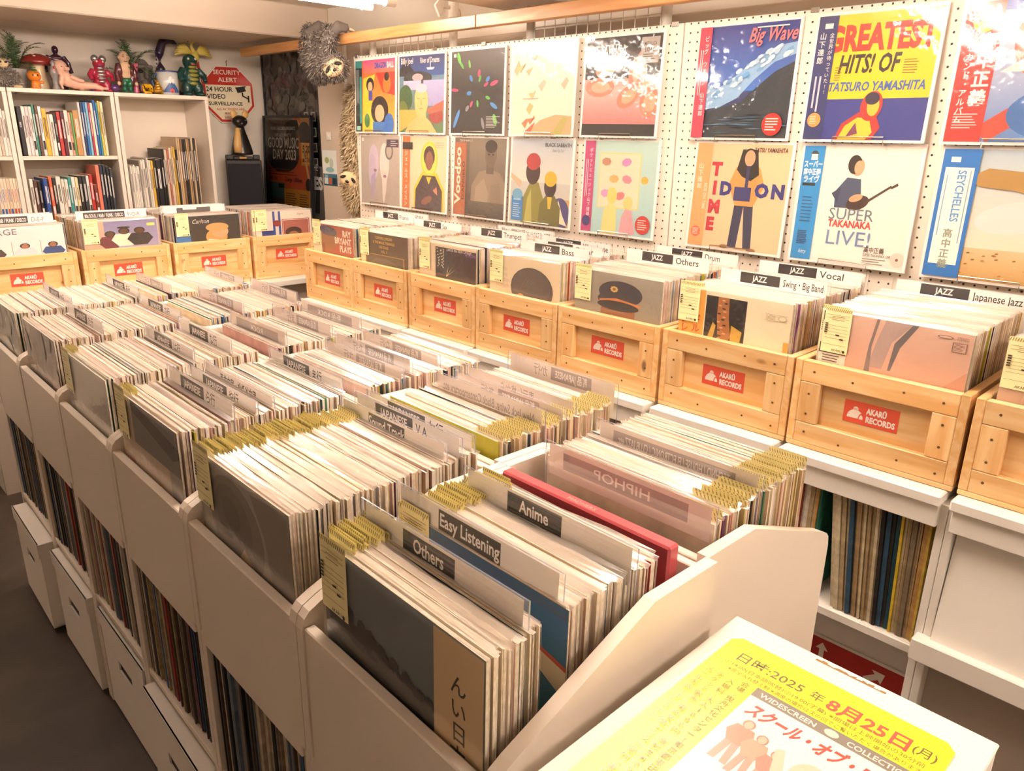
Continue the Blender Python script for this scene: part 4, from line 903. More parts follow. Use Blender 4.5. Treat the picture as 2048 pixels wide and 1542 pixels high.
def a_sepia():
    p = A(); p.g(0, 0, 1, 1, '4a4239', '6a6054'); p.g(.3, .3, 1, 1, '5f564b', '857a6a'); p.p([(.34,0),(.36,.4),(.5,.58),(.7,.62),(.9,.58),(1,.45),(1,0)], '8a7a68'); p.p([(.42,.1),(.44,.38),(.6,.5),(.7,.3),(.66,.1)], '9a8a76'); p.p([(.72,.1),(.74,.42),(.9,.46),(.95,.2)], '80725f'); p.r(.64, .56, .78, .72, '5f5044'); p.e(.72, .80, .11, .16, '6a5a4c'); p.e(.72, .90, .115, .08, '2f2823'); p.e(.68, .8, .02, .012, '2a2420'); p.e(.76, .8, .02, .012, '2a2420'); p.g(.3, 0, 1, .2, '3a332c', '5f564b')
    p.r(0, 0, .24, .94, 'a8603f'); p.t('VOODOO', .05, .30, .19, 'e8d8c4', 'l', .02, .7, rot=90, fit=.62) if False else p.t('Voodoo', .13, .14, .16, 'ead8c2', 'l', .03, .8, rot=90, fit=.74); p.t("D'ANGELO", .215, .2, .07, '3a221a', 'l', .01, .9, rot=90, fit=.5); p.t('7243 8 46499 1 7', .1, .95, .04, 'e8d8c8', 'l', 0, .9); return p
def a_pilots():
    p = A(); p.g(0, 0, 1, 1, 'c8bfa8', 'b8c4d0'); p.g(0, .5, 1, 1, 'd8d4c6', 'b4c0cc'); p.r(.6, 0, 1, .32, 'c8a05a'); p.e(.85, .14, .16, .2, '4a4480'); p.p([(.82,.32),(.9,.14),(.98,.02),(.8,.05)], 'e0d8b8'); p.p([(.2,0),(.22,.3),(.34,.5),(.48,.5),(.58,.3),(.58,0)], '8a8438'); p.p([(.26,0),(.3,.3),(.36,.42),(.4,0)], 'b0aa58'); p.e(.38, .62, .12, .15, '3a2428'); p.e(.38, .74, .12, .1, 'b0383a'); p.p([(.5,0),(.52,.25),(.62,.36),(.76,.36),(.86,.22),(.86,0)], '6f6a34'); p.e(.68, .46, .1, .13, '33222a'); p.e(.68, .55, .1, .09, 'd8b02c'); p.p([(.64,.34),(.72,.34),(.70,.2),(.66,.2)], 'd8b830'); p.p([(0,.6),(.2,.5),(.16,.42),(.0,.54)], 'c8b090')
    p.t('BLACK SABBATH', .56, .92, .06, '4a4a54', 'l', .02, .75, fit=.42); p.t('Never Say Die!', .68, .86, .05, '7a7a84', 'l', 0, .6, .2); p.r(.03, .02, .23, .32, '2f7fc0'); p.e(.13, .34, .09, .07, '6aa8cc'); p.t('BLACK SABBATH', .13, .27, .025, 'e0ecf4', 'c', .02, .7); p.bars(.06, .22, .14, 7, .026, 'b8d4e8'); return p
def a_pastel():
    p = A(); p.g(0, 0, 1, 1, 'a8cfd0', 'b8d8d0'); p.r(.22, .28, .80, .88, 'e8d48c'); p.r(.235, .295, .785, .865, 'ead9bc')
    for (x, y, c, a_) in [(.32,.78,'b8846a',0),(.6,.78,'c88ac0',10),(.44,.6,'d8b06a',0),(.62,.6,'e08a9a',-12),(.33,.44,'d89ac8',0),(.54,.42,'d87a7a',15)]: p.e(x, y, .07, .045, c, a_, 7)
    p.e(.86, .60, .05, .04, 'e8b850'); p.p([(.30,.0),(.32,.25),(.40,.34),(.50,.30),(.52,0)], 'e6d488'); p.e(.43, .42, .07, .09, 'ecd074'); p.p([(.56,0),(.58,.2),(.64,.3),(.72,.26),(.78,.02)], 'e0a0a8'); p.e(.66, .35, .065, .07, 'e8cc7c')
    obi(p, .15, 'c0407a', 'ポケットミュージック山下達郎', 'f4dce4', 0, .01, .05, .93); p.e(.075, .12, .06, .06, '3a3a78'); disc(p, .88, .13, .1); return p
def a_ride():
    p = A(); p.r(0, 0, 1, 1, 'ecc49a'); p.man(.58, .02, .96, 'd8954a', 'd8a078', '1c1714', '2a3050'); p.p([(.50,.95),(.66,.95),(.70,.72),(.62,.66),(.52,.70),(.46,.76)], '1d1815'); p.e(.585, .87, .055, .075, 'd8a078'); p.r(.565, .5, .60, .8, '2a3060'); p.e(.42, .02, .05, .02, '9a6a44'); p.e(.72, .01, .05, .02, '9a6a44')
    for s_, y in (('T', .70), ('M', .34), ('E', .17)): p.t(s_, .19, y, .17, 'c0283c', 'l', .06, 1.0)
    p.t('I', .22, .52, .17, 'c0283c', 'l', .06, 1.0)
    p.t('D', .30, .52, .17, '2c2f80', 'l', .06, 1.0); p.r(.46, .47, .64, .6, '2c2f70'); p.t('O', .68, .52, .17, '2c2f80', 'l', .06, 1.0); p.t('N', .85, .52, .17, '2c2f80', 'l', .06, 1.0); p.t('TATSU YAMASHITA', .96, .93, .055, '3a2a34', 'r', .02, .7, .1)
    p.r(0, 0, .17, 1, 'e0a468'); p.t('山下達郎', .06, .76, .06, 'f4e2cc', vert=True, b=.01); p.t('RIDE ON TIME', .12, .62, .05, 'f4e2cc', 'l', .01, .8, rot=-90); disc(p, .08, .14, .055, 'd86a4a', 'f4d8c0'); return p
def a_live():
    p = A(); p.r(0, 0, 1, 1, 'f2e9dd'); p.p([(.34,.48),(.33,.62),(.42,.74),(.54,.73),(.56,.6),(.54,.48)], '44526e'); p.p([(.36,.52),(.30,.60),(.38,.66)], '34405c'); p.e(.50, .83, .055, .075, 'd8a078'); p.e(.47, .85, .06, .08, '2a211c'); p.e(.51, .825, .042, .06, 'dca880'); p.e(.54, .53, .1, .06, '3a2420', 20); p.p([(.58,.53),(.80,.69),(.81,.675),(.59,.51)], '4a3428'); p.p([(.79,.67),(.85,.71),(.86,.69),(.81,.66)], '4a3428'); p.e(.52, .57, .06, .03, 'd8a078', 20)
    p.t('SUPER', .50, .38, .14, '6a7a8a', 'c', .0, .8, fit=.40); p.t('TAKANAKA', .50, .315, .085, 'c0362c', 'c', .03, .8, fit=.38); p.t('LIVE!', .50, .16, .18, '6a86b0', 'c', .0, .8, fit=.40); p.t('高中正義', .66, .12, .055, '4a3a34', 'l', .01, .8); p.t('SUPER TAKANAKA LIVE!', .66, .085, .035, '4a3a34', 'l', .0, .8, fit=.24); p.bars(.66, .06, .2, 3, .02, '8a7a70'); p.e(.95, .08, .06, .06, 'e0d0c0'); p.e(.95, .08, .012, .012, '8a3a2a')
    p.r(0, 0, .19, 1, '1f8fd4'); p.t('スーパー', .095, .82, .065, 'f4f4f0', 'c', .03, .8, fit=.17); p.t('高中正義', .095, .755, .06, 'f4f4f0', 'c', .03, .8, fit=.16); p.t('ライヴ', .095, .69, .065, 'f4f4f0', 'c', .03, .8, fit=.15); p.r(.02, .655, .14, .68, '23282c'); p.e(.10, .92, .035, .04, '3a3a40'); p.r(.07, .88, .13, .93, 'f0ece4'); p.bars(.04, .55, .12, 8, .03, '1a5f94', .35, .3); p.bars(.04, .25, .1, 8, .016, '174f80', .5, .2); p.t('kitty', .07, .055, .05, 'f0f4f4', 'l', 0, .8, .3); return p
def a_gull():
    p = A(); p.g(0, 0, 1, 1, 'd8b878', 'c8d4d8'); p.g(0, .25, 1, 1, 'e8dcc4', 'b4c8d4'); p.e(.6, .5, .3, .12, 'd8dcd8', 10); p.g(0, 0, 1, .24, 'c89a50', 'dcc090'); rr = random.Random(2)
    for i in range(50): p.e(rr.random(), .22*rr.random(), .014, .006, rr.choice(('a8783c','e0c48c','8a6030')), 10, 6)
    p.p([(.2,.78),(.34,.86),(.6,.84),(.9,.68),(1,.72),(1,.62),(.8,.64),(.55,.7),(.3,.72)], 'b08a4a'); p.p([(.72,.66),(.9,.56),(.8,.52),(1,.48),(1,.64)], 'e4d8c4'); p.p([(.8,.3),(1,.3),(1,.02),(.8,.02)], 'ece0cc'); p.t('高中正義', .82, .23, .05, '3a2a24', 'l', .01, .8); p.t('SEYCHELLES', .82, .18, .04, '3a2a24', 'l', .02, .8, fit=.17)
    p.r(0, 0, .27, 1, '2f74c0'); p.r(.03, .1, .24, .86, 'efe8e0'); p.t('SEYCHELLES', .13, .84, .085, '5a94c8', 'l', .02, .8, rot=-90, fit=.40); p.t('高中正義', .135, .32, .075, '8a9480', vert=True, b=.02); p.bars(.05, .8, .5, 1, .03, '9ab0c4', .3, .1, True); p.bars(.215, .84, .6, 1, .03, '9ab0c4', .3, .1, True); p.r(.06, .9, .13, .94, 'f0e8e0'); return p
ALB = [(3.17, 1, a_anime, 'colourful cover with a teal side strip, leftmost of the top pegboard row'), (2.825, 1, a_river, 'cover with a large pale head and a blue landscape'), (2.462, 1, a_burst, 'black cover with a burst of coloured petals'), (2.095, 1, a_flora, 'pale cream floral cover washed out by glare'), (1.732, 1, a_flame, 'black and salmon cover with pale jagged band lettering'),
       (1.274, 1, a_wave, 'deep blue ocean wave cover with a red side strip'), (.903, 1, a_hits, 'yellow and blue cover with huge red lettering'), (.535, 1, a_second, 'cover with a broad red strip, rightmost of the top pegboard row'),
       (3.152, 0, a_greyfaces, 'grey cover with two pale faces, leftmost of the lower row'), (2.815, 0, a_halo, 'beige cover with a man in a yellow glow'), (2.445, 0, a_sepia, 'sepia cover with a bare-chested man and a brown side strip'), (2.096, 0, a_pilots, 'pale cover with two masked pilots in olive jackets'), (1.718, 0, a_pastel, 'pastel cover with two children at a notice board and a pink strip'),
       (1.252, 0, a_ride, 'peach cover with a standing man and big red and blue letters'), (.896, 0, a_live, 'white cover with a guitarist and a bright blue strip'), (.528, 0, a_gull, 'sandy cover with a gull wing and a blue strip')]
q = MB(); q.box(-.166, .166, -.004, .326, -.0052, 0); JW = q.mesh('backing', 'paper')
q = MB(); a = .166; q.add([(-a,-.004,.0042),(a,-.004,.0042),(a,.326,.0042),(-a,.326,.0042)], [(0,1,2,3)]); SLW = q.mesh('clear_sleeve', 'sleeve')
rg = random.Random(9)
for i, (y, row, fn, ds) in enumerate(ALB):
    z = 1.420 if row else 1.088; lean = .045 + rg.uniform(-.012, .012)
    x = XP - .004 - .327*math.sin(lean) - .006
    t = thing('display_record', 'pegboard record, ' + ds, 'record', (x, y, z), face('-X', lean, rg.uniform(-.008, .008)), 'records displayed on the pegboards')
    j = ob('jacket', JW, t); c = fn().build('cover_print', 'print_sleeved', j); c.location = (0, .003, .0002); ob('clear_sleeve', SLW, t)
    h = thing('wire_hook', 'wire ledge, %s from the left in the %s row of pegboard records' % (nth(i % 8 + 1), 'top' if row else 'lower'), 'hook', (XP, y, z), group='wire ledges on the pegboards')
    d = x - XP; w_ = .068
    q = MB(); q.tube([(0, -w_, -.010), (d-.010, -w_, -.010), (d-.010, -w_, .010), (d-.010, w_, .010), (d-.010, w_, -.010), (0, w_, -.010)], .0018, 6); q.build('wire', 'steel_wire', h)
# ------------------------------------------------------------------ bookcases against the back wall
YF, YK, ZTOP = 4.30, 4.588, 1.589
def bookcase(x0, x1, shelves, label):
    c = (x0+x1)/2; h = (x1-x0)/2
    t = thing('bookcase', label, 'bookcase', (c, YF, 0), group='white bookcases on the back wall'); d = YK-YF
    for s in (-1, 1): MB().box(s*h, s*(h-.018), 0, d, FL, ZTOP-.019, ch=.0012).build('side_panel', 'white_panel', t)
    MB().box(-h, h, 0, d, ZTOP-.0185, ZTOP, ch=.0012).build('top_panel', 'white_panel', t)
    MB().box(-h+.0185, h-.0185, d-.008, d, FL, ZTOP-.019).build('back_panel', 'white_panel', t)
    for z in shelves: MB().box(-h+.0185, h-.0185, .004, d-.009, z-.018, z, ch=.001).build('shelf', 'white_panel', t)
bookcase(.482, .941, [1.286, .985, .66], 'white bookcase at the left edge, mostly cut off by the photo')
bookcase(.945, 1.404, [1.286, .985, .66], 'white bookcase with two crowded rows of books')
bookcase(1.408, 1.882, [1.022, .66], 'white bookcase with one row of books and magazines and an empty upper half')
BM = {}
def book(x, w, h, d, col, z, label, group, tilt=0, out=0, mark=None, yoff=0):
    k = (round(w, 4), round(h, 3), d)
    if k not in BM:
        q = MB(); q.box(-w/2, w/2, .001, d, 0, h, None, 0, ch=min(.002, w*.2)); q.box(-w/2+.0012, w/2-.0012, .006, d+.001, h-.004, h+.0006, None, 1); BM[k] = q.mesh('book', ['book_cover', 'book_pages'])
    o = ob('book', BM[k], None, (x, YF+.012-out+yoff, z+.0005), (0, tilt, 0), col); tag(o, label, 'book', group)
    if mark:
        ink, kind = mark; p = Print(w*.9, h*.9); H = h/w
        if kind == 'b': p.r(.15, H*.1, .85, H*.3, ink); p.bars(.3, H*.8, H*.36, 2, .25, ink, .5, .2, True)
        elif kind == 't': p.bars(.25, H*.86, H*.5, 2, .28, ink, .6, .15, True)
        else: p.t(kind, .22, H*.72, .62, ink, 'l', .02, .8, rot=-90)
        q = p.build('spine_print', 'print_matte', o); q.location = (0, .0004, h*.04); q.rotation_euler = (PI/2, 0, 0)
rbk = random.Random(31)
U = [('1c1b1c',.018,.222,'DISCO'),('ece4dc',.014,.222,'t'),('e8d4d4',.013,.222,'t'),('e6e0d6',.013,.222,'b'),('3f8a7e',.010,.232,'t'),('6a4a3a',.012,.232,'t'),('dfe4e8',.013,.225,'b'),('e8b83a',.018,.215,'t'),('ecd0b8',.009,.19,None),('efe8de',.016,.19,'t'),('2a2a2e',.012,.195,'b'),('c03a34',.016,.202,'t'),('5a2030',.015,.208,'t'),('e8e0d4',.016,.21,'b'),('e8a890',.010,.20,'b'),('6aa05a',.009,.20,None),('c0925a',.025,.212,'t'),('e0dcd4',.010,.25,None),('2c3f6a',.011,.25,'t'),('3a78b8',.010,.25,'t'),('8ac4dc',.010,.25,None),('b83a50',.009,.25,'t'),('ece0c8',.011,.248,None),('2a62a8',.011,.262,'t'),('3f8fae',.008,.25,None),('d8c050',.010,.258,'t'),('ece2c0',.012,.255,'t')]
x = .972
for i, (c, w, h, k) in enumerate(U):
    ink = 'f0e8e0' if sum(lin(c)) < 1.2 else '3a3230'
    book(x+w/2, w, h, .17 if h < .24 else .2, c, 1.286, '%s book, %s from the left on the upper shelf of the middle bookcase' % (cname(c), nth(i+1)), 'books on the upper shelf', mark=(ink, k) if k else None); x += w+.0014
U2 = [('eae2d8',.014,.195,'t'),('5a3a30',.016,.19,'t'),('2f2826',.014,.185,'b'),('2f4f9a',.016,.20,'t'),('2a2426',.012,.195,'t'),('e06a4a',.014,.205,'b'),('2b2a26',.014,.20,'t'),('ece4d8',.020,.205,'t'),('e8dcc8',.013,.19,'t'),('e2ded6',.014,.19,'b'),('3f9a92',.013,.20,'t'),('e8e4d8',.015,.20,'b'),('ecd8a8',.013,.198,'b'),('1d1c1e',.016,.205,'t'),('3a3a3e',.016,.205,'t'),('e4e4dc',.012,.205,'b'),('c0322c',.015,.21,'t'),('7a3a30',.016,.16,'b'),('e8806a',.017,.255,None),('2a3240',.014,.258,'t'),('242834',.013,.256,'t'),('1e2026',.013,.25,'t'),('3a3f48',.012,.24,'t')]
x = .975
for i, (c, w, h, k) in enumerate(U2):
    ink = 'f0e8e0' if sum(lin(c)) < 1.2 else '3a3230'
    book(x+w/2, w, h, .16, c, .985, '%s book, %s from the left on the lower shelf of the middle bookcase' % (cname(c), nth(i+1)), 'books on the lower shelf', out=.035 if i == 3 else 0, mark=(ink, k) if k else None); x += w+.002
x = 1.433
for i in range(34):
    f = i/34; w = rbk.choice((.006, .008, .010, .012)) if i != 14 else .026; h = .21 + .035*(i > 5) + .055*(i > 15) + .05*(i > 22) + rbk.uniform(-.008, .008)
    c = rbk.choice(('ece4d8','e4dcd0','d8d0c4','8a847c','efe8de')) if i < 12 else '1f1d1e' if i in (14, 15) else rbk.choice(('3a3230','c8a878','a8825a','2a2624','8a6a50','d8c8b0','b06a5a','4a423c','dcb23c','c8b090'))
    if x + w > 1.862: break
    ink = 'f0e8e0' if sum(lin(c)) < 1.2 else '4a4240'
    book(x+w/2, w, h, .21, c, 1.022, '%s book or magazine, %s from the left in the right bookcase' % (cname(c), nth(i+1)), 'books and magazines in the right bookcase', mark=(ink, 't') if w > .007 else None); x += w+.0012
x = .84
for i in range(9):
    w = rbk.choice((.010, .013)); c = rbk.choice(('ecdcc4','e8d8c0','e0c8a8'))
    book(x+w/2, w, .2, .15, c, .985, 'cream paperback, %s from the left on the lower shelf of the left bookcase' % nth(i+1), 'cream paperbacks in the left bookcase', mark=(rbk.choice(('c04a3a','3a62a8')), 'b')); x += w+.001
x = .86
for i in range(5):
    w = .012; book(x+w/2, w, .24-.01*i, .16, ('5a3f34', 'e8dcc8', 'c8b8a8', 'efe6da', 'e8e0d4')[i], 1.286, 'tall book, %s from the left on the upper shelf of the left bookcase' % nth(i+1), 'tall books in the left bookcase', mark=('4a4240', 't')); x += w+.0012

# ------------------------------------------------------------------ plush, toys and plants
def fuse(mb, name, mat, parent, vox=.004, sm=6):
    o = mb.build(name, mat, parent, True); m = o.modifiers.new('r', 'REMESH'); m.mode = 'VOXEL'; m.voxel_size = vox; m.use_smooth_shade = True
    if sm: k = o.modifiers.new('s', 'SMOOTH'); k.iterations = sm; k.factor = .5
    return o
def fur(parent, ells, n, ln, cols, droop=.4, wd=.0022, seed=1, name='fur', comb=(0, 0, 0)):
    rr = random.Random(seed); q = MB(); tot = sum(r[0]*r[1]+r[1]*r[2]+r[0]*r[2] for c, r in ells); cv = Vector(comb)
    for c, r in ells:
        for _ in range(int(n*(r[0]*r[1]+r[1]*r[2]+r[0]*r[2])/tot)):
            u = Vector((rr.gauss(0, 1), rr.gauss(0, 1), rr.gauss(0, 1))).normalized(); p = Vector(c) + Vector((u.x*r[0], u.y*r[1], u.z*r[2])); nn = Vector((u.x/r[0], u.y/r[1], u.z/r[2])).normalized()
            if any(sum(((p[i]-c2[i])/(r2[i]*.92))**2 for i in range(3)) < 1 for c2, r2 in ells if c2 is not c): continue
            d = (nn*.6 + Vector((rr.gauss(0, .3), rr.gauss(0, .3), rr.gauss(0, .3)-droop)) + cv).normalized(); L_ = ln*rr.uniform(.6, 1.2); s_ = d.cross(nn)
            if s_.length < .05: s_ = d.cross(Vector((1, 0, .3)))
            s_.normalize(); w_ = wd*rr.uniform(.7, 1.3); e2 = p + d*L_*.6 + nn*L_*.12; e3 = p + d*L_ - nn*L_*.05
            q.add([p-s_*w_, p+s_*w_, e2+s_*w_*.7, e2-s_*w_*.7, e3], [(0,1,2,3),(3,2,4)], rr.choice(cols))
    o = q.build(name, 'fur_strand', parent); o['kind'] = 'stuff'; return o
P('fur_strand', src='attr', rough=.8)
def skinm(n, c, r=.55): return P(n, c, r)
T = ZTOP+.0005
def sloth_face(t, c, d, roll, r, s):
    """pale mask, dark eye stripes, eyes, nose and mouth on the side of the head that looks along d"""
    d = Vector(d).normalized(); sd = d.cross(Vector((0, 0, 1))).normalized(); up = sd.cross(d); c = Vector(c)
    a, b = sd*math.cos(roll)+up*math.sin(roll), up*math.cos(roll)-sd*math.sin(roll)
    M = Matrix((a, b, d)).transposed().to_euler()
    f = MB(); f.ell(c+d*r*.82, (.050*s, .040*s, .022*s), M); f = f.build('face', skinm('sloth_face', 'd8bd92', .8), t, True)
    for e in (-1, 1):
        q = MB(); q.ell(c+d*(r*.82+.017*s)+a*e*.026*s+b*.006*s, (.019*s, .0085*s, .006*s), (Matrix((a*math.cos(.5*e)-b*math.sin(.5*e), b*math.cos(.5*e)+a*math.sin(.5*e), d)).transposed()).to_euler()); q.build('eye_patch', skinm('sloth_dark', '2a211d', .6), f, True)
        q = MB(); q.ell(c+d*(r*.82+.022*s)+a*e*.022*s+b*.008*s, .0055*s); q.build('eye', 'black_plastic', f, True)
    q = MB(); q.ell(c+d*(r*.82+.022*s)-b*.010*s, (.010*s, .007*s, .006*s), M); q.build('nose', 'black_plastic', f, True)
    q = MB(); q.tube([c+d*(r*.82+.016*s)-b*.022*s-a*.014*s, c+d*(r*.82+.018*s)-b*.026*s, c+d*(r*.82+.016*s)-b*.022*s+a*.014*s], .0016*s, 5); q.build('mouth', skinm('sloth_dark', '2a211d', .6), f)
# sloth hanging on the rail
t = thing('sloth_plush', 'grey shaggy sloth plush hanging by its arms from the wooden rail', 'plush toy', (2.09, 3.41, 1.71))
E1 = [((-.01, .06, .03), (.065, .085, .10)), ((-.03, -.09, -.005), (.066, .07, .062)), ((-.01, .02, .12), (.045, .05, .05))]
q = MB()
for c, r in E1: q.ell(c, r)
q.tube([(-.04, -.04, .05), (-.05, -.10, .12), (-.02, -.14, .165), (.02, -.15, .155)], [.034, .032, .028, .022]); q.tube([(-.03, .09, .09), (-.05, .06, .15), (-.02, .03, .175), (.03, .02, .16)], [.036, .034, .03, .022]); q.tube([(0, .12, .0), (-.02, .17, .06), (.0, .17, .15), (.03, .16, .16)], [.036, .034, .03, .022])
fuse(q, 'body', skinm('sloth_grey', '6a625c', .9), t, .008)
fur(t, E1 + [((-.05, -.09, .11), (.036, .05, .06)), ((-.04, .07, .14), (.04, .04, .05)), ((-.01, .165, .07), (.036, .036, .08))], 8000, .019, ['5a524e', '7a716a', '8f867c', '463f3c', 'a59a8c'], .5, .0016, 2)
sloth_face(t, (-.03, -.09, -.005), (-.5, -.85, -.12), -.55, .062, 1.0)
q = MB()
for y in (-.15, .02, .16):
    for j in (-1, 0, 1): q.tube([(.02, y+j*.012, .155), (.045, y+j*.012, .150), (.050, y+j*.012, .125)], [.007, .006, .003], 6)
q.build('claws', skinm('claw', 'cdbb9e', .5), t, True)
# large beige sloth hanging head down beside the pegboard
t = thing('sloth_plush', 'large shaggy beige sloth plush hanging head-down at the left end of the pegboards', 'plush toy', (2.232, 3.405, 1.0))
E2 = [((0, .035, .16), (.048, .075, .125)), ((.005, .035, .38), (.045, .07, .17)), ((.005, .02, .55), (.035, .05, .09))]
q = MB()
for c, r in E2: q.ell(c, r)
fuse(q, 'body', skinm('sloth_beige', 'a89273', .9), t, .01)
fur(t, E2, 9000, .036, ['cbb694', 'b8a27e', 'dccaa8', '9a8462', 'c2ac86'], .7, .0026, 3)
sloth_face(t, (-.012, .045, .19), (-.75, -.62, .05), .35, .068, 1.0)
# small sloth at the left edge of the bookcases
t = thing('sloth_plush', 'small grey sloth plush sitting at the left end on the bookcase top', 'plush toy', (.955, 4.40, T))
E3 = [((0, 0, .045), (.05, .042, .046)), ((.005, -.008, .105), (.038, .036, .036)), ((.048, -.03, .03), (.022, .025, .045))]
q = MB()
for c, r in E3: q.ell(c, r)
fuse(q, 'body', skinm('sloth_grey', '6a625c', .9), t, .006); fur(t, E3, 2600, .014, ['8a8078', 'a39a8e', '6f665e', 'b8ad9e'], .3, .0013, 4)
q = MB(); q.ell((.006, -.042, .106), (.024, .009, .021)); q.ell((.05, -.052, .006), (.02, .016, .008)); q.build('face', skinm('sloth_face', 'd8bd92', .8), t, True)
q = MB(); q.ell((-.006, -.049, .111), (.008, .004, .005), (0, .4, 0)); q.ell((.018, -.049, .111), (.008, .004, .005), (0, -.4, 0)); q.build('eye_patch', skinm('sloth_dark', '2a211d', .6), t, True)

def frond(L_, up, droop, seed):
    rr = random.Random(seed); q = MB(); n = 26; pts = []
    for i in range(n+1):
        f = i/n; pts.append(Vector((L_*(f*.92), 0, up*math.sin(f*1.9)*L_ - droop*f*f*L_)))
    q.tube(pts, [.0022*(1-.7*i/n) for i in range(n+1)], 5, '4a5a2c')
    for i in range(3, n):
        f = i/n; d = (pts[i+1]-pts[i]).normalized(); l = L_*.17*math.sin(PI*(f*.86+.1))**.8
        for s_ in (-1, 1):
            sd = Vector((.35*d.x, s_, .1+rr.uniform(-.15, .15))).normalized(); w_ = d*L_/n*.42; p = pts[i]
            q.add([p-w_*.6, p+w_*.6, p+sd*l*.6+w_*.7, p+sd*l+w_*.2, p+sd*l*.6-w_*.5], [(0,1,2,3,4)], rr.choice(('3f5a34','4c6a3c','33502e','587646')))
    return q.mesh('frond', 'paint')
FRM = [frond(.20, .45, .2, 1), frond(.18, .4, .45, 2), frond(.22, .35, .55, 3), frond(.19, .5, .1, 4)]
def fern(x, y, label, seed, k=1.0):
    t = thing('potted_fern', label, 'plant', (x, y, T)); rr = random.Random(seed)
    MB().lathe([(.036, 0), (.046, .085), (.049, .09), (.044, .09), (.042, .08)], n=22).build('pot', skinm('pot_glaze', 'b9b6b2', .3), t, True)
    MB().lathe([(.0, .0782), (.042, .0782), (.042, .0802), (.0, .084)], n=18).build('soil', skinm('soil', '3a2a20', .95), t)
    for i in range(13):
        a_ = 2*PI*i/13 + rr.uniform(-.2, .2); el = (1.15, .55, .25, 2.4)[i % 4]
        if math.sin(a_) > .3: el = max(el, 2.2)
        o = ob('frond', FRM[(0, 1, 2, 3)[i % 4]], t, (.012*math.cos(a_), .012*math.sin(a_), .082)); o.rotation_euler = (0, -el*.45, a_); o.scale = (k*rr.uniform(.85, 1.15),)*3
fern(1.035, 4.475, 'potted fern on the bookcase top at the left, by the toadstool', 5, .92); fern(1.555, 4.485, 'potted fern on the bookcase top behind the bare-chested man figure', 6, .92)

def toy(name, label, x, y, cat='figurine', z=T, rz=0): return thing(name, label, cat, (x, y, z), (0, 0, rz))
G = lambda n, c, r=.3: P(n, c, r, coat=.5)
t = toy('orange_figure', 'small figure with an orange head and a green leaf', 1.082, 4.365)
q = MB(); q.ell((0, 0, .058), (.030, .028, .027)); q.build('head', G('toy_orange', 'e8862a'), t, True)
q = MB(); q.ell((0, 0, .02), (.018, .016, .022)); q.ell((-.012, -.004, .006), (.01, .012, .006)); q.ell((.012, -.004, .006), (.01, .012, .006)); q.ell((.026, -.01, .03), (.012, .008, .008)); fuse(q, 'body', G('toy_orange', 'e8862a'), t, .003, 3)
q = MB(); q.ell((0, -.012, .082), (.014, .01, .005), (.5, 0, 0)); q.build('leaf', G('toy_green', '3f7a3a'), t, True)
q = MB(); q.ell((-.010, -.027, .060), (.003, .002, .005)); q.ell((.010, -.027, .060), (.003, .002, .005)); q.build('eyes', 'black_plastic', t, True)
t = toy('toadstool', 'cream toadstool ornament with a dark red cap', 1.128, 4.455)
MB().lathe([(.036, 0), (.038, .01), (.031, .05), (.028, .10), (.03, .115)], n=22).build('stem', G('toad_stem', 'd9c39a', .4), t, True)
MB().lathe([(.03, .108), (.058, .112), (.072, .118), (.070, .13), (.056, .148), (.03, .16), (.004, .164)], n=28).build('cap', G('toad_cap', '8a2c26', .25), t, True)
q = MB()
for a_ in range(7): q.ell((.052*math.cos(a_*.9+3.4), .052*math.sin(a_*.9+3.4), .149), (.007, .007, .003)) if a_ % 2 else q.ell((.03*math.cos(a_*.9+4), .03*math.sin(a_*.9+4), .16), (.007, .007, .003))
q.build('spots', 'white_laminate', t, True)
t = toy('glass_figure', 'small clear and grey glass ornament beside the toadstool', 1.168, 4.36)
MB().lathe([(.016, 0), (.017, .006), (.010, .02), (.012, .05), (.018, .07), (.016, .092), (.008, .11), (.012, .12), (.004, .132)], n=14).build('body', P('grey_glass', 'b9b4b2', .08, trans=.5), t, True)
q = MB(); q.ell((0, -.012, .085), (.006, .005, .022)); q.build('stripe', G('toy_red', 'b8322c'), t, True)
t = toy('baby_doll', 'bare pink baby doll half lying, leaning on one arm', 1.275, 4.385, 'doll')
q = MB(); q.ell((-.072, 0, .102), (.036, .034, .037)); q.ell((-.05, 0, .052), (.032, .026, .038), (0, -.5, 0)); q.ell((-.012, 0, .036), (.036, .026, .028)); q.ell((.016, .002, .028), (.028, .026, .026))
q.tube([(-.07, -.016, .066), (-.082, -.022, .03), (-.078, -.024, .005)], [.014, .012, .009], 10); q.tube([(-.036, -.022, .065), (.0, -.030, .048), (.02, -.03, .046)], [.012, .010, .008], 10)
q.tube([(.024, -.008, .026), (.07, -.022, .026), (.105, -.028, .014)], [.020, .016, .010], 10); q.tube([(.024, .010, .026), (.064, .004, .018), (.11, .0, .010)], [.020, .015, .009], 10); q.ell((.118, -.028, .016), (.014, .008, .008)); q.ell((-.102, -.012, .10), (.007, .007, .007)); q.ell((-.043, -.03, .098), (.008, .006, .009)); q.ell((-.06, -.034, .098), (.005, .006, .005))
fuse(q, 'body', P('doll_skin', 'e2b49c', .45), t, .0035, 4)
q = MB(); q.ell((-.072, -.0345, .106), (.004, .002, .002)); q.ell((-.05, -.0325, .108), (.004, .002, .002)); q.ell((-.060, -.036, .088), (.005, .002, .0015)); q.build('face_features', G('doll_ink', '8a4a42', .5), t, True)
t = toy('armoured_figure', 'dark purple ribbed humanoid figure standing behind the doll', 1.225, 4.50)
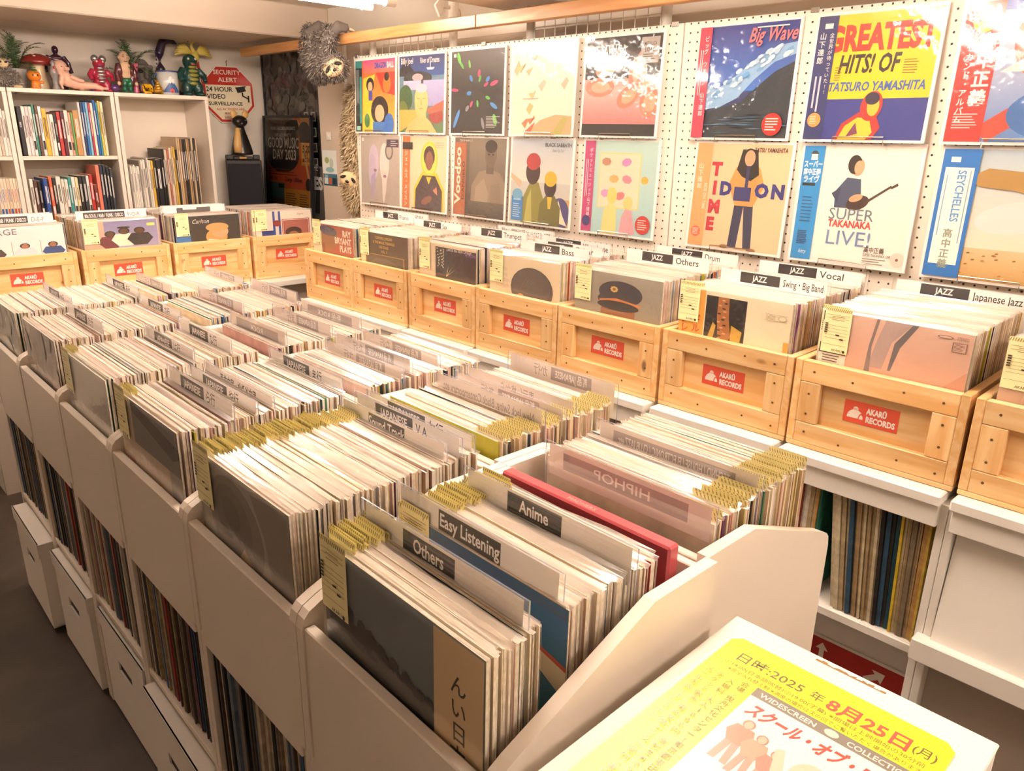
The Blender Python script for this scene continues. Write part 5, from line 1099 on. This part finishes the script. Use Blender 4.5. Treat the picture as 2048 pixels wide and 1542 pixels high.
q = MB(); q.ell((0, 0, .19), (.016, .018, .020)); q.ell((0, 0, .145), (.034, .02, .026)); q.ell((0, 0, .11), (.022, .016, .03)); q.tube([(-.03, 0, .16), (-.052, 0, .13), (-.058, -.01, .085)], [.014, .012, .011]); q.tube([(.03, 0, .16), (.052, 0, .13), (.058, -.01, .085)], [.014, .012, .011]); q.tube([(-.014, 0, .10), (-.022, 0, .05), (-.024, -.004, .005)], [.017, .014, .013]); q.tube([(.014, 0, .10), (.022, 0, .05), (.024, -.004, .005)], [.017, .014, .013])
fuse(q, 'body', G('toy_plum', '3a1f30', .25), t, .004, 3)
q = MB()
for i in range(5): q.tube([(-.02, -.016, .155-i*.012), (0, -.023, .152-i*.012), (.02, -.016, .155-i*.012)], .0028, 6)
q.build('ribs', G('toy_rose', '8a5a62', .3), t, True)
t = tag(MB().box(-.022, .022, -.014, .014, 0, .052, 'd98a3a', ch=.002).build('small_box', 'paint'), 'small orange box behind the baby doll', 'box'); t.location = (1.305, 4.475, T); q = Print(.03, .03); q.r(0, .1, 1, .5, 'f0d8b8'); q.r(.2, .6, .8, .9, '7a3a1a'); c = q.build('box_print', 'print', t); c.location = (0, -.0142, .008); c.rotation_euler = (PI/2, 0, 0)
def monster(t, s, mats, belly, jaw):
    q = MB(); q.ell((0, 0, .075*s), (.036*s, .032*s, .05*s)); q.ell((0, -.004*s, .135*s), (.03*s, .03*s, .03*s)); q.ell((0, -.026*s, .128*s), (.018*s, .014*s, .012*s))
    for e in (-1, 1):
        q.ell((e*.024*s, -.006*s, .03*s), (.02*s, .022*s, .034*s)); q.ell((e*.026*s, -.02*s, .008*s), (.02*s, .028*s, .010*s)); q.tube([(e*.03*s, 0, .105*s), (e*.052*s, -.012*s, .08*s), (e*.048*s, -.03*s, .058*s)], [.015*s, .013*s, .011*s])
    q.tube([(0, .025*s, .04*s), (.02*s, .06*s, .02*s), (.05*s, .075*s, .012*s)], [.024*s, .016*s, .006*s])
    fuse(q, 'body', mats, t, .0035, 3)
    q = MB()
    for i in range(5): q.ell((0, -.026*s-.006*s*math.sin(i/4*PI), (.05+.016*i)*s), ((.018+.004*math.sin(i/4*PI))*s, .008*s, .0075*s))
    q.build('belly_plates', belly, t, True)
    q = MB()
    for e in (-1, 1): q.ell((e*.014*s, -.026*s, .145*s), .005*s)
    q.build('eyes', G('toy_cream', 'e8dcc0'), t, True)
    q = MB(); q.ell((0, -.037*s, .124*s), (.010*s, .006*s, .004*s)); q.build('mouth', jaw, t, True)
    q = MB()
    for i in range(6): q.add([(0, .022*s+.006*s, (.06+.018*i)*s-.01*s), (0, .022*s, (.06+.018*i)*s+.012*s), (0, .05*s, (.06+.018*i)*s+.008*s), (.006*s, .026*s, (.06+.018*i)*s)], [(0,1,2),(0,3,1),(1,3,2),(2,3,0)])
    q.build('back_spikes', mats, t)
t = toy('red_monster', 'red toy monster with a silver chest', 1.385, 4.40); monster(t, .98, G('toy_crimson', 'b02a44', .3), P('toy_silver', 'b8b0b0', .25, metal=.8), G('toy_violet', '5a2f6a'))
q = MB(); q.ell((-.018, -.01, .155), (.018, .016, .018)); q.ell((.018, -.01, .155), (.018, .016, .018)); q.build('horns', P('toy_silver', 'b8b0b0', .25, metal=.8), t, True)
q = MB(); q.ell((.055, -.025, .022), (.022, .018, .02)); q.ell((-.055, -.025, .022), (.02, .018, .02)); q.build('claws', G('toy_violet', '5a2f6a'), t, True)
t = toy('man_figure', 'bald smiling man figure with an open maroon coat and green trunks', 1.505, 4.385)
q = MB(); q.ell((0, 0, .168), (.024, .024, .034)); q.ell((0, 0, .118), (.030, .02, .034)); q.ell((0, 0, .085), (.024, .018, .02)); q.ell((-.026, 0, .17), (.004, .006, .009)); q.ell((.026, 0, .17), (.004, .006, .009)); q.ell((0, -.025, .163), (.004, .005, .008)); q.tube([(0, 0, .13), (0, 0, .15)], .014, 10)
fuse(q, 'body', P('figure_skin', 'dcb894', .45), t, .003, 3)
q = MB()
for e in (-1, 1): q.ell((e*.028, .003, .110), (.014, .022, .034)); q.tube([(e*.030, 0, .138), (e*.044, -.004, .095), (e*.042, -.010, .055)], [.014, .014, .016]); q.ell((e*.026, .006, .065), (.014, .018, .04))
q.ell((0, .014, .095), (.032, .010, .05)); fuse(q, 'coat', G('toy_maroon', '5a1f24', .4), t, .003, 3)
q = MB(); q.ell((0, 0, .062), (.027, .021, .016)); q.ell((-.013, -.002, .045), (.014, .016, .016)); q.ell((.013, -.002, .045), (.014, .016, .016)); fuse(q, 'trunks', G('toy_jade', '1f6a4a', .35), t, .003, 3)
q = MB()
for e in (-1, 1): q.tube([(e*.013, 0, .036), (e*.015, -.002, .006)], [.011, .009], 10); q.ell((e*.016, -.008, .006), (.010, .016, .006))
q.build('legs', G('toy_jade', '1f6a4a', .35), t, True)
q = MB()
for e in (-1, 1): q.ell((e*.042, -.012, .046), (.009, .009, .011))
q.build('hands', P('figure_skin', 'dcb894', .45), t, True)
q = MB()
for e in (-1, 1): q.tube([(e*.014, -.0222, .178), (e*.009, -.024, .181), (e*.004, -.0235, .178)], .0012, 5); q.tube([(e*.015, -.0215, .172), (e*.006, -.0238, .171)], .0012, 5)
q.tube([(-.009, -.023, .152), (0, -.0245, .149), (.009, -.023, .152)], .0014, 5); q.build('face_lines', 'black_plastic', t)
t = toy('pink_figure', 'small pink ball-headed figure beside the bald man', 1.556, 4.405); q = MB(); q.ell((0, 0, .125), (.02, .02, .022)); q.ell((.014, 0, .142), (.008, .01, .008)); q.ell((0, 0, .09), (.014, .012, .02)); q.tube([(0, 0, .08), (0, 0, .004)], [.009, .016], 10); fuse(q, 'body', G('toy_pink', 'd86a8a', .3), t, .003, 2); q = MB(); q.ell((-.007, -.018, .127), .0032); q.ell((.007, -.018, .127), .0032); q.build('eyes', 'black_plastic', t, True)
t = toy('stone_head', 'grey stone head statue with a long nose', 1.615, 4.45)
q = MB(); q.ell((0, 0, .10), (.042, .038, .075)); q.box(-.036, .036, -.03, .03, 0, .06, ch=.006); q.box(-.040, .040, -.042, -.012, .125, .145, ch=.005); q.box(-.010, .010, -.056, -.02, .075, .135, ch=.004); q.box(-.026, .026, -.048, -.02, .05, .066, ch=.004); q.ell((-.045, 0, .10), (.008, .014, .04)); q.ell((.045, 0, .10), (.008, .014, .04))
fuse(q, 'body', P('stone', '6e6560', .8, var=.3, vscale=30), t, .004, 3)
for e in (-1, 1): MB().ell((e*.022, -.034, .112), (.012, .006, .008)).build('eye_socket', 'black_satin', t, True)
t = toy('yellow_cube_figure', 'small yellow cube-shaped figure with dot eyes', 1.583, 4.335); q = MB(); q.box(-.026, .026, -.022, .022, .004, .048, ch=.009); q.build('body', G('toy_yellow', 'e8b020', .35), t, True); q = MB(); q.ell((.0, -.022, .026), .003); q.ell((.014, -.022, .026), .003); q.build('eyes', 'black_plastic', t, True); q = MB(); q.ell((-.012, -.008, .004), (.009, .01, .004)); q.ell((.012, -.008, .004), (.009, .01, .004)); q.build('feet', G('toy_yellow', 'e8b020', .35), t, True)
t = toy('gold_swirl', 'small golden swirl ornament', 1.638, 4.335); q = MB()
for i in range(4): q.tube([((.021-.005*i)*math.cos(a_*.63+i), (.021-.005*i)*math.sin(a_*.63+i), .008+.015*i+.0012*a_) for a_ in range(11)], .009-.0012*i, 8)
q.ell((0, 0, .062), (.005, .005, .009)); fuse(q, 'coil', P('toy_gold', 'c99a3a', .3, metal=.6), t, .003, 2)
t = toy('mug', 'square white and blue mug with a mountain picture', 1.705, 4.37, 'mug')
q = MB(); q.lathe([(.046, 0), (.052, .004), (.053, .06), (.054, .118), (.050, .118), (.048, .02), (.0, .016)], n=28); q.build('cup', G('mug_glaze', 'cfd0cc', .2), t, True)
q = MB(); q.tube([(-.050, 0, .098), (-.074, 0, .098), (-.082, 0, .065), (-.074, 0, .034), (-.050, 0, .03)], .0075, 8); q.build('handle', G('mug_blue', '4a5a86', .2), t, True)
MB().lathe([(.0535, .108), (.0548, .119), (.051, .1195)], n=28).build('rim', G('mug_blue', '4a5a86', .2), t, True)
p = MB()
def curv(pts, col, k):
    R_ = .0532+.0006*k; p.add([(R_*math.sin(a_), -R_*math.cos(a_), z) for a_, z in pts], [tuple(range(len(pts)))], col)
for k in range(12): curv([(-.84+.14*k, .012), (-.84+.14*(k+1), .012), (-.84+.14*(k+1), .012+.062*max(0, 1-abs(-.84+.14*(k+1))/.9)), (-.84+.14*k, .012+.062*max(0, 1-abs(-.84+.14*k)/.9))], '3f5f9a', 1)
for k in range(4): curv([(-.28+.14*k, .062-.008*(k % 2)), (-.28+.14*(k+1), .062-.008*((k+1) % 2)), (-.28+.14*(k+1), .078+.012*(k in (0, 1))), (-.28+.14*k, .078+.012*(k in (1, 2)))], 'eceae2', 2)
curv([(.22*math.cos(j*.524), .02+.011*math.sin(j*.524)) for j in range(12)], 'd8593a', 2)
p.build('mug_print', 'print', t)
t = toy('green_monster', 'dark green shaggy toy monster with a yellow-green belly', 1.838, 4.385); monster(t, 1.28, P('toy_bottle', '24504a', .4, coat=.4, var=.5, vscale=60), G('toy_olive', '8a8a3a', .4), G('toy_redmouth', 'c04a3a'))
t = toy('bird_figure', 'yellow crested bird figure with spread wings on long red legs', 1.915, 4.49)
t.scale = (.88, .88, .88)
q = MB(); q.ell((0, 0, .20), (.026, .024, .04), (0, .2, 0)); q.tube([(-.006, 0, .235), (-.016, 0, .262), (-.010, -.004, .285)], [.016, .011, .012]); q.ell((-.006, -.004, .292), (.019, .015, .015)); fuse(q, 'body', G('toy_lemon', 'e6cf62', .4), t, .0035, 3)
for e in (-1, 1):
    q = MB()
    for i in range(7):
        a_ = .2+.2*i; q.tube([(e*.02, .008, .225), (e*(.02+.05*math.cos(a_*.7)), .014, .225+.05*math.sin(a_*.9)-.01), (e*(.02+.10*math.cos(a_*.75+.1)), .016, .225+.085*math.sin(a_)-.035)], [.011, .010, .005], 8)
    q.build('wing', G('toy_lemon', 'e6cf62', .4), t, True)
q = MB(); q.tube([(.012, -.006, .290), (.028, -.008, .289), (.034, -.008, .284)], [.007, .005, .001], 8); q.build('beak', G('toy_pinkbeak', 'd8a08a', .4), t, True)
q = MB(); q.ell((-.012, -.002, .304), (.018, .013, .009)); q.tube([(-.026, 0, .302), (-.034, 0, .285)], [.006, .003]); q.tube([(-.01, 0, .312), (-.008, 0, .322)], [.003, .001]); q.build('crest', G('toy_ink', '2a2240', .4), t, True)
for o in t.children: o.location.z += .035
q = MB()
for e in (-1, 1): q.tube([(e*.012, 0, .21), (e*.018+.012, -.004, .10), (e*.02+.024, -.006, .012)], [.010, .0055, .005], 8)
q.build('legs', G('toy_redleg', 'c03a34', .4), t, True)
MB().lathe([(.035, 0), (.035, .006), (.02, .012)], c=(.024, 0, 0), n=18).build('base', 'black_plastic', t)
t = toy('serpent_figure', 'dark violet coiled serpent figure behind the green monster', 1.775, 4.515)
q = MB(); q.tube([(.05, 0, .012), (.0, .01, .02), (-.035, 0, .06), (-.045, -.005, .14), (-.045, -.005, .21), (-.02, -.005, .27), (.02, -.005, .285), (.055, -.01, .265)], [.02, .024, .024, .024, .024, .022, .020, .006], 12); q.ell((.07, 0, .014), (.03, .02, .013)); fuse(q, 'body', G('toy_violetdark', '2f2238', .4), t, .005, 3)
q = MB()
for i in range(8): a_ = i/7; q.ell((-.066+.0*a_, -.018, .08+.02*i), (.004, .006, .006))
q.build('scales', G('toy_violet', '5a2f6a'), t, True)

# ------------------------------------------------------------------ corner: sign, speaker, cat, posters
t = thing('security_sign', 'octagonal red and cream security sign hung on the back wall', 'sign', (2.140, 4.586, 1.46), face('-Y', 0, -.02))
R = .155; oc = [(R*1.0824*math.cos(PI/8+k*PI/4), .155+R*1.0824*math.sin(PI/8+k*PI/4)) for k in range(8)]
MB().prism(oc, -.004, 0, 'z', 'efe6d8').build('plate', 'paint', t)
p = Print(1.0, 1.0, .0001)
def octa(s): return [(.5+R*s*1.0824*math.cos(PI/8+k*PI/4), .155+R*s*1.0824*math.sin(PI/8+k*PI/4)) for k in range(8)]
p.p(octa(.965), 'c8382e'); p.p(octa(.88), 'f0e4c4'); o8 = octa(.965); p.p([o8[0], o8[1], o8[2], o8[3]][0:0] or [(.5-R*.96, .155+R*.34), (.5+R*.96, .155+R*.34), (.5+R*.96, .155+R*.4), o8[1], o8[2], (.5-R*.96, .155+R*.4)], 'c8382e')
p.t('SECURITY', .5, .265, .034, 'f4e6d8', 'c', .02, .9, fit=.165); p.t('ALERT', .5, .225, .034, 'f4e6d8', 'c', .02, .9, fit=.115)
p.t('24 HOUR', .365, .172, .036, '23211f', 'l', .02, .8, fit=.16); p.t('VIDEO', .367, .133, .036, '23211f', 'l', .02, .8, fit=.11); p.t('SURVEILLANCE', .372, .097, .028, '23211f', 'l', .02, .7, fit=.205)
p.t('ALL ACTIVITIES ARE', .5, .071, .016, 'c8483a', 'c', .02, .7, fit=.17); p.t('MONITORED', .5, .048, .016, 'c8483a', 'c', .02, .8); p.t('& RECORDED', .5, .025, .016, 'c8483a', 'c', .02, .8)
p.p([(.545,.190),(.60,.198),(.606,.176),(.552,.166)], '23211f'); p.p([(.54,.196),(.606,.206),(.608,.199),(.542,.189)], '23211f'); p.r(.578, .148, .587, .17, '23211f'); p.p([(.578,.148),(.612,.132),(.616,.138),(.587,.153)], '23211f'); p.r(.612, .115, .622, .152, '23211f')
p.build('sign_print', P('sign_gloss', src='attr', rough=.3, coat=.4), t)
q = MB(); q.tube([(0, .31, .004), (0, .335, .006), (.006, .34, .006)], .0022, 6); q.build('hanging_hook', 'steel_wire', t)
t = thing('speaker', 'tall black speaker cabinet in the corner under the cat', 'speaker', (2.100, 4.395, FL), (0, 0, -.40))
MB().box(-.098, .098, .008, .155, 0, 1.256-FL, ch=.004).build('cabinet', 'black_plastic', t); MB().box(-.090, .090, 0, .0075, .05, 1.235-FL, ch=.003).build('grille', P('speaker_cloth', '1c1c22', .85), t)
t = thing('camera_row', 'row of small black gadgets lying on the speaker top', 'gadget', (2.125, 4.455, 1.257), (0, 0, -.40))
for i, (x, w, h) in enumerate([(-.075, .022, .026), (-.035, .017, .018), (.0, .014, .020), (.035, .02, .016), (.075, .018, .026)]): MB().box(x-w, x+w, -.025, .03, 0, h, ch=.003).build('gadget', 'black_plastic', t)
MB().box(-.02, .02, -.032, -.026, .004, .016, 'b8843a', ch=.001).build('brass_plate', 'paint', t)
t = thing('cat_figure', 'black and cream wooden cat figure with round ears on the speaker', 'figurine', (2.130, 4.472, 1.2835))
q = MB(); q.lathe([(.062, 0), (.064, .01), (.056, .045), (.043, .09), (.030, .13), (.024, .155), (.026, .165)], n=24); q.ell((-.004, -.012, .185), (.046, .040, .034), (.15, 0, 0)); q.ell((-.005, -.048, .172), (.020, .016, .014)); fuse(q, 'body', P('cat_black', '1f1a17', .3, coat=.4), t, .004, 4)
for e in (-1, 1):
    q = MB(); q.ell((e*.034, -.010, .222), (.020, .010, .026), (0, e*.25, 0)); q.build('ear', P('cat_cream', 'd8ac6a', .4), t, True)
q = MB(); q.tube([(-.024, -.022, .146), (-.031, -.030, .11), (-.040, -.038, .06), (-.044, -.044, .012)], [.014, .018, .023, .022], 12); q.build('chest', P('cat_cream', 'd8ac6a', .4), t, True)
q = MB()
for e in (-1, 1): q.ell((-.004+e*.02, -.05, .190), (.008, .004, .005))
q.build('eyes', P('cat_eye', '4a4038', .3), t, True)
def frame(name, label, y0, y1, z0, z1, x, lean, art, wd=.014, glass=True):
    w = y1-y0; h = z1-z0; t = thing(name, label, 'poster', (x, (y0+y1)/2, z0), face('-X', lean)); a = w/2
    for (x0, x1, q0, q1) in [(-a, a, 0, wd), (-a, a, h-wd, h), (-a, -a+wd, wd, h-wd), (a-wd, a, wd, h-wd)]: MB().box(x0, x1, q0, q1, -.012, .008, ch=.001).build('frame_bar', 'black_satin', t)
    MB().box(-a+wd*.6, a-wd*.6, wd*.6, h-wd*.6, -.008, -.004).build('backing', 'black_satin', t)
    c = art.build('poster_print', 'poster_paper', t); c.location = (0, wd*.5, -.0035)
    q = MB(); q.add([(-a+wd, wd, .004), (a-wd, wd, .004), (a-wd, h-wd, .004), (-a+wd, h-wd, .004)], [(0,1,2,3)]); q.build('glass_pane', 'poster_glass', t)
    return t
P('poster_paper', src='attr', rough=.6)
def pane(name):
    m = bpy.data.materials.new(name); m.use_nodes = True; MATS[name] = m; nt = m.node_tree; L = nt.links.new; nt.nodes.remove(nt.nodes['Principled BSDF'])
    f = nt.nodes.new('ShaderNodeFresnel'); f.inputs[0].default_value = 1.5; t_ = nt.nodes.new('ShaderNodeBsdfTransparent'); g = nt.nodes.new('ShaderNodeBsdfGlossy'); g.inputs['Roughness'].default_value = .01; x = nt.nodes.new('ShaderNodeMixShader'); L(f.outputs[0], x.inputs[0]); L(t_.outputs[0], x.inputs[1]); L(g.outputs[0], x.inputs[2]); L(x.outputs[0], nt.nodes['Material Output'].inputs[0])
pane('poster_glass')
W_, H_ = .63, 1.06
p = Print(W_, H_); HH = H_/W_; p.g(0, 0, 1, HH, '5a5854', '7a7670'); rr = random.Random(6)
p.g(0, .9, .6, HH, '6a645e', '8a847c'); p.g(.62, .2, 1, 1.3, '55524e', '8a867e')
for i in range(150): p.e(rr.random()*.95, HH-.02-rr.random()*.62, .02+.05*rr.random(), .015+.035*rr.random(), rr.choice(('55524e', '4a4743', '615d58', '6c6862', '3f3c3a')), rr.random()*180, 7)
for i in range(4):
    for j in range(2): p.r(.72+.12*j, 1.0-.13*i, .80+.12*j, 1.08-.13*i, 'a8a49a'); p.r(.735+.12*j, 1.01-.13*i, .785+.12*j, 1.07-.13*i, '4a4845')
p.g(0, 0, 1, .62, '4a4744', '6f6b66'); p.p([(.55,.95),(.72,.95),(.78,.6),(.74,.3),(.68,.3),(.66,.55),(.58,.3),(.52,.32),(.58,.6)], '1f1e1e'); p.e(.62, 1.0, .07, .08, '4a4542'); p.p([(.82,.2),(.9,.62),(.95,.6),(.9,.2)], '23211f')
p.t('THE', .80, .58, .085, 'd8d4ce', 'l', .01, .7); p.t('BEATLES', .40, .42, .15, 'dcd8d2', 'l', .05, .62, fit=.58)
frame('framed_poster', 'large black-framed dark grey photo poster on the corner wall', 3.925, 4.575, .835, 1.872, 2.352, 0, p)
W_, H_ = .53, .74; p = Print(W_, H_, ym=(.42, .70)); HH = H_/W_; p.r(0, -.6, 1, .01, 'b8502a')
p.r(0, 0, 1, HH, 'c85c30'); p.g(0, .72, .62, HH, '4a4a46', '6a6a64'); p.e(.38, .84, .36, .26, '2c2a2a', a0=180, a1=360); p.r(.02, .84, .74, HH*.98, '46463f'); p.r(.78, .70, 1, HH, 'c08a40'); p.r(.80, .72, 1, 1.06, 'e8a53a'); p.p([(.72,1.38),(.78,1.3),(.98,.42),(.95,.36),(.92,.5)], 'd8bc8c'); p.e(.93, .42, .06, .1, '2a2320'); p.e(.86, 1.2, .12, .14, '23201f'); p.r(.76, 1.04, .98, 1.14, '23201f')
p.r(0, .18, .42, .42, '4a6a66'); p.g(.40, 0, 1, .34, 'd8a038', 'c89030'); p.r(.0, 0, .4, .18, '5a4a40')
p.t('AKARU RECORDS PRESENTS', .40, 1.22, .05, 'd8d0c4', 'c', .01, .7, fit=.54); p.t('LIVE & DJ PARTY', .40, 1.12, .05, 'd8d0c4', 'c', .01, .7, fit=.36); p.t('GOOD MUSIC', .40, .95, .16, 'e6ded2', 'c', .01, .7, fit=.68); p.t('DAY 2023', .42, .78, .15, 'e6ded2', 'c', .01, .7, fit=.52)
p.t('5.20', .82, .90, .10, '3a2a1c', 'l', .03, .8, fit=.16); p.t('SAT', .985, .9, .07, '3a2a1c', 'l', .02, .7, rot=90) if False else None; p.t('at CITAN', .82, .76, .065, '3a2a1c', 'l', .02, .7, fit=.17); p.t('SAT', .85, .83, .06, '3a2a1c', 'l', .02, .8)
p.bars(.06, .62, .7, 3, .04, '7a3a24', .4, .4); p.t('Charge 1,500yen', .42, .45, .065, '6a2f1c', 'l', .02, .7, fit=.38); p.t('OPEN 17:00', .06, .46, .055, '6a2f1c', 'l', .02, .7); p.bars(.44, .26, .24, 6, .035, '6a4a1c'); p.bars(.74, .26, .2, 6, .035, '6a4a1c'); p.r(.28, .34, .40, .40, '23201f')
frame('framed_poster', 'smaller black-framed orange and grey event poster leaning in front of the dark one', 3.955, 4.505, .745, 1.505, 2.262, .05, p, .012)
t = thing('corner_box', 'plain white box in the corner that the event poster stands on', 'box', (2.25, 4.235, FL)); MB().box(-.025, .085, -.105, .10, 0, .742-FL, ch=.003).build('body', 'cardboard_white', t); MB().box(-.027, .087, -.107, .102, .70-FL, .7425-FL, ch=.001).build('lid', 'cardboard_white', t)
p = Print(.14, .185); HH = .185/.14; p.r(0, 0, 1, HH, 'e6ece8'); p.g(0, 0, 1, .45, '2f5f74', '4a8090'); p.e(.3, .95, .16, .12, 'a8b878'); p.e(.62, .85, .14, .18, 'c0cdb8'); p.e(.5, .6, .3, .1, '9ac0c4'); p.bars(.1, .42, .3, 3, .05, 'dce8e8'); p.r(.40, .06, .60, .3, 'c8622f'); p.r(.06, .06, .34, .3, 'e0e8e4'); p.r(.66, .06, .94, .3, '1f3a4a')
t = thing('small_flyer', 'small blue and white map flyer taped to the column', 'flyer', (2.2885, 3.772, 1.14), face('-X')); MB().box(-.07, .07, 0, .185, -.0008, 0).build('sheet', 'paper', t); p.build('flyer_print', 'print', t).location = (0, 0, .0002)
t = thing('light_switch', 'small white switch plate on the column above the flyer', 'switch', (2.2885, 3.765, 1.378), face('-X')); MB().box(-.02, .02, 0, .04, -.001, .004, ch=.001).build('plate', 'white_laminate', t); MB().box(-.006, .006, .012, .028, .0045, .008, ch=.001).build('rocker', 'white_laminate', t)

# ------------------------------------------------------------------ white carton with the yellow flyer in the foreground
t = thing('pedestal_carton', 'tall white carton in the right foreground carrying a yellow flyer', 'box', (.50, .2465, 0), (0, 0, 0))
a, b_ = .298, .1485
q = MB(); q.box(-a, a, -b_, b_, FL, .8355, ch=.003); q.build('body', 'cardboard_white', t)
q = MB(); q.box(-a-.001, a+.001, -b_-.001, b_+.001, .8358, .8395, ch=.0015); q.build('top_flap', 'cardboard_white', t)
q = MB()
for i in range(12): y = .040-.08*i/12; q.add([(.288, y, .8397), (.288, y-.08/12, .8397), (.288+.0035+.002*math.sin(i*2.3), y-.08/12, .8397), (.288+.0035+.002*math.sin(i*1.7), y, .8397)], [(0,1,2,3)], '9a7448')
q.build('torn_edge', 'paint', t)
W_, H_ = .25, .364; p = Print(W_, H_, .00003); HH = H_/W_
c = .04; p.p([(c,0),(1-c,0),(1,c),(1,HH-c),(1-c,HH),(c,HH),(0,HH-c),(0,c)], 'eef02e'); ik = '8a7a3a'; rd = 'd8604a'
p.t('日時:2025', .08, HH-.16, .075, '7a6a3a', 'l', .01, .95, fit=.33); p.t('年', .44, HH-.155, .065, '7a6a3a', 'l', .01); p.t('8月25日', .52, HH-.17, .10, rd, 'l', .03, .95, fit=.34); p.t('(月)', .87, HH-.155, .065, '7a6a3a', 'l', .01, .9)
p.t('①14:00(日本語吹替)②19:00(字幕) ※開場は上映開始の30分前', .06, HH-.215, .032, ik, 'l', 0, .9, fit=.88); p.t('※完全入れ替え制 ※満席の場合は次の回でご覧いただく場合があります', .10, HH-.255, .030, ik, 'l', 0, .9, fit=.84)
for i, s_ in enumerate(('会場:曳舟文化センター(東京都墨田区)', '入場料:大人1000円 高校生800円 小中学生無料', 'チケット販売:曳舟文化センター受付・墨田区観光協会HP', 'メール予約・オンライン')): p.t(s_, .215-.055*i, HH-.31-.03*(i > 0), .040, ik, vert=True)
p.r(.27, -.0+.05, .97, HH-.28, 'f6efe6'); p.r(.27, HH-.345, .97, HH-.28, '8c8478'); p.t('WIDESCREEN', .30, HH-.33, .042, 'e8e0d6', 'l', .02, .9, fit=.25); p.t('COLLECTION', .68, HH-.33, .042, 'e8e0d6', 'l', .02, .9, fit=.25); p.e(.615, HH-.312, .03, .022, 'e0d4c8')
p.t('スクール・オブ・ロック', .30, HH-.46, .095, 'd8544a', 'l', .04, .8, .2, fit=.64)
for (x, y, s_, cc) in [(.36, HH-.78, .30, 'c8907a'), (.44, HH-.80, .28, 'd0a088'), (.52, HH-.82, .26, 'b88878')]: p.man(x, y, s_, cc, 'e0b8a0', 'b08a78', 'c09a8a')
p.e(.66, HH-.62, .075, .09, 'ecc8b0'); p.p([(.52,HH-1.0),(.56,HH-.74),(.66,HH-.70),(.78,HH-.74),(.82,HH-1.0)], 'eac4b0'); p.p([(.56,HH-.76),(.50,HH-.56),(.53,HH-.54),(.60,HH-.72)], 'ecc8b0'); p.r(.78, HH-.70, .93, HH-.60, 'e8d0a0'); p.bars(.80, HH-.63, .1, 3, .022, 'c88a70')
t2 = thing('yellow_flyer', 'bright yellow event flyer with red date lettering lying on the white carton', 'flyer', (.396, .249, .8402), (0, 0, -PI/2))
q = MB(); q.prism([((u-.5)*W_, v*W_) for u, v in [(c,0),(1-c,0),(1,c),(1,HH-c),(1-c,HH),(c,HH),(0,HH-c),(0,c)]], 0, .0006, 'z', 'eef02e'); q.build('sheet', 'paint', t2)
p.build('flyer_print', P('laminated', src='attr', rough=.45, coat=.5, coatr=.2), t2).location = (0, 0, .0006)
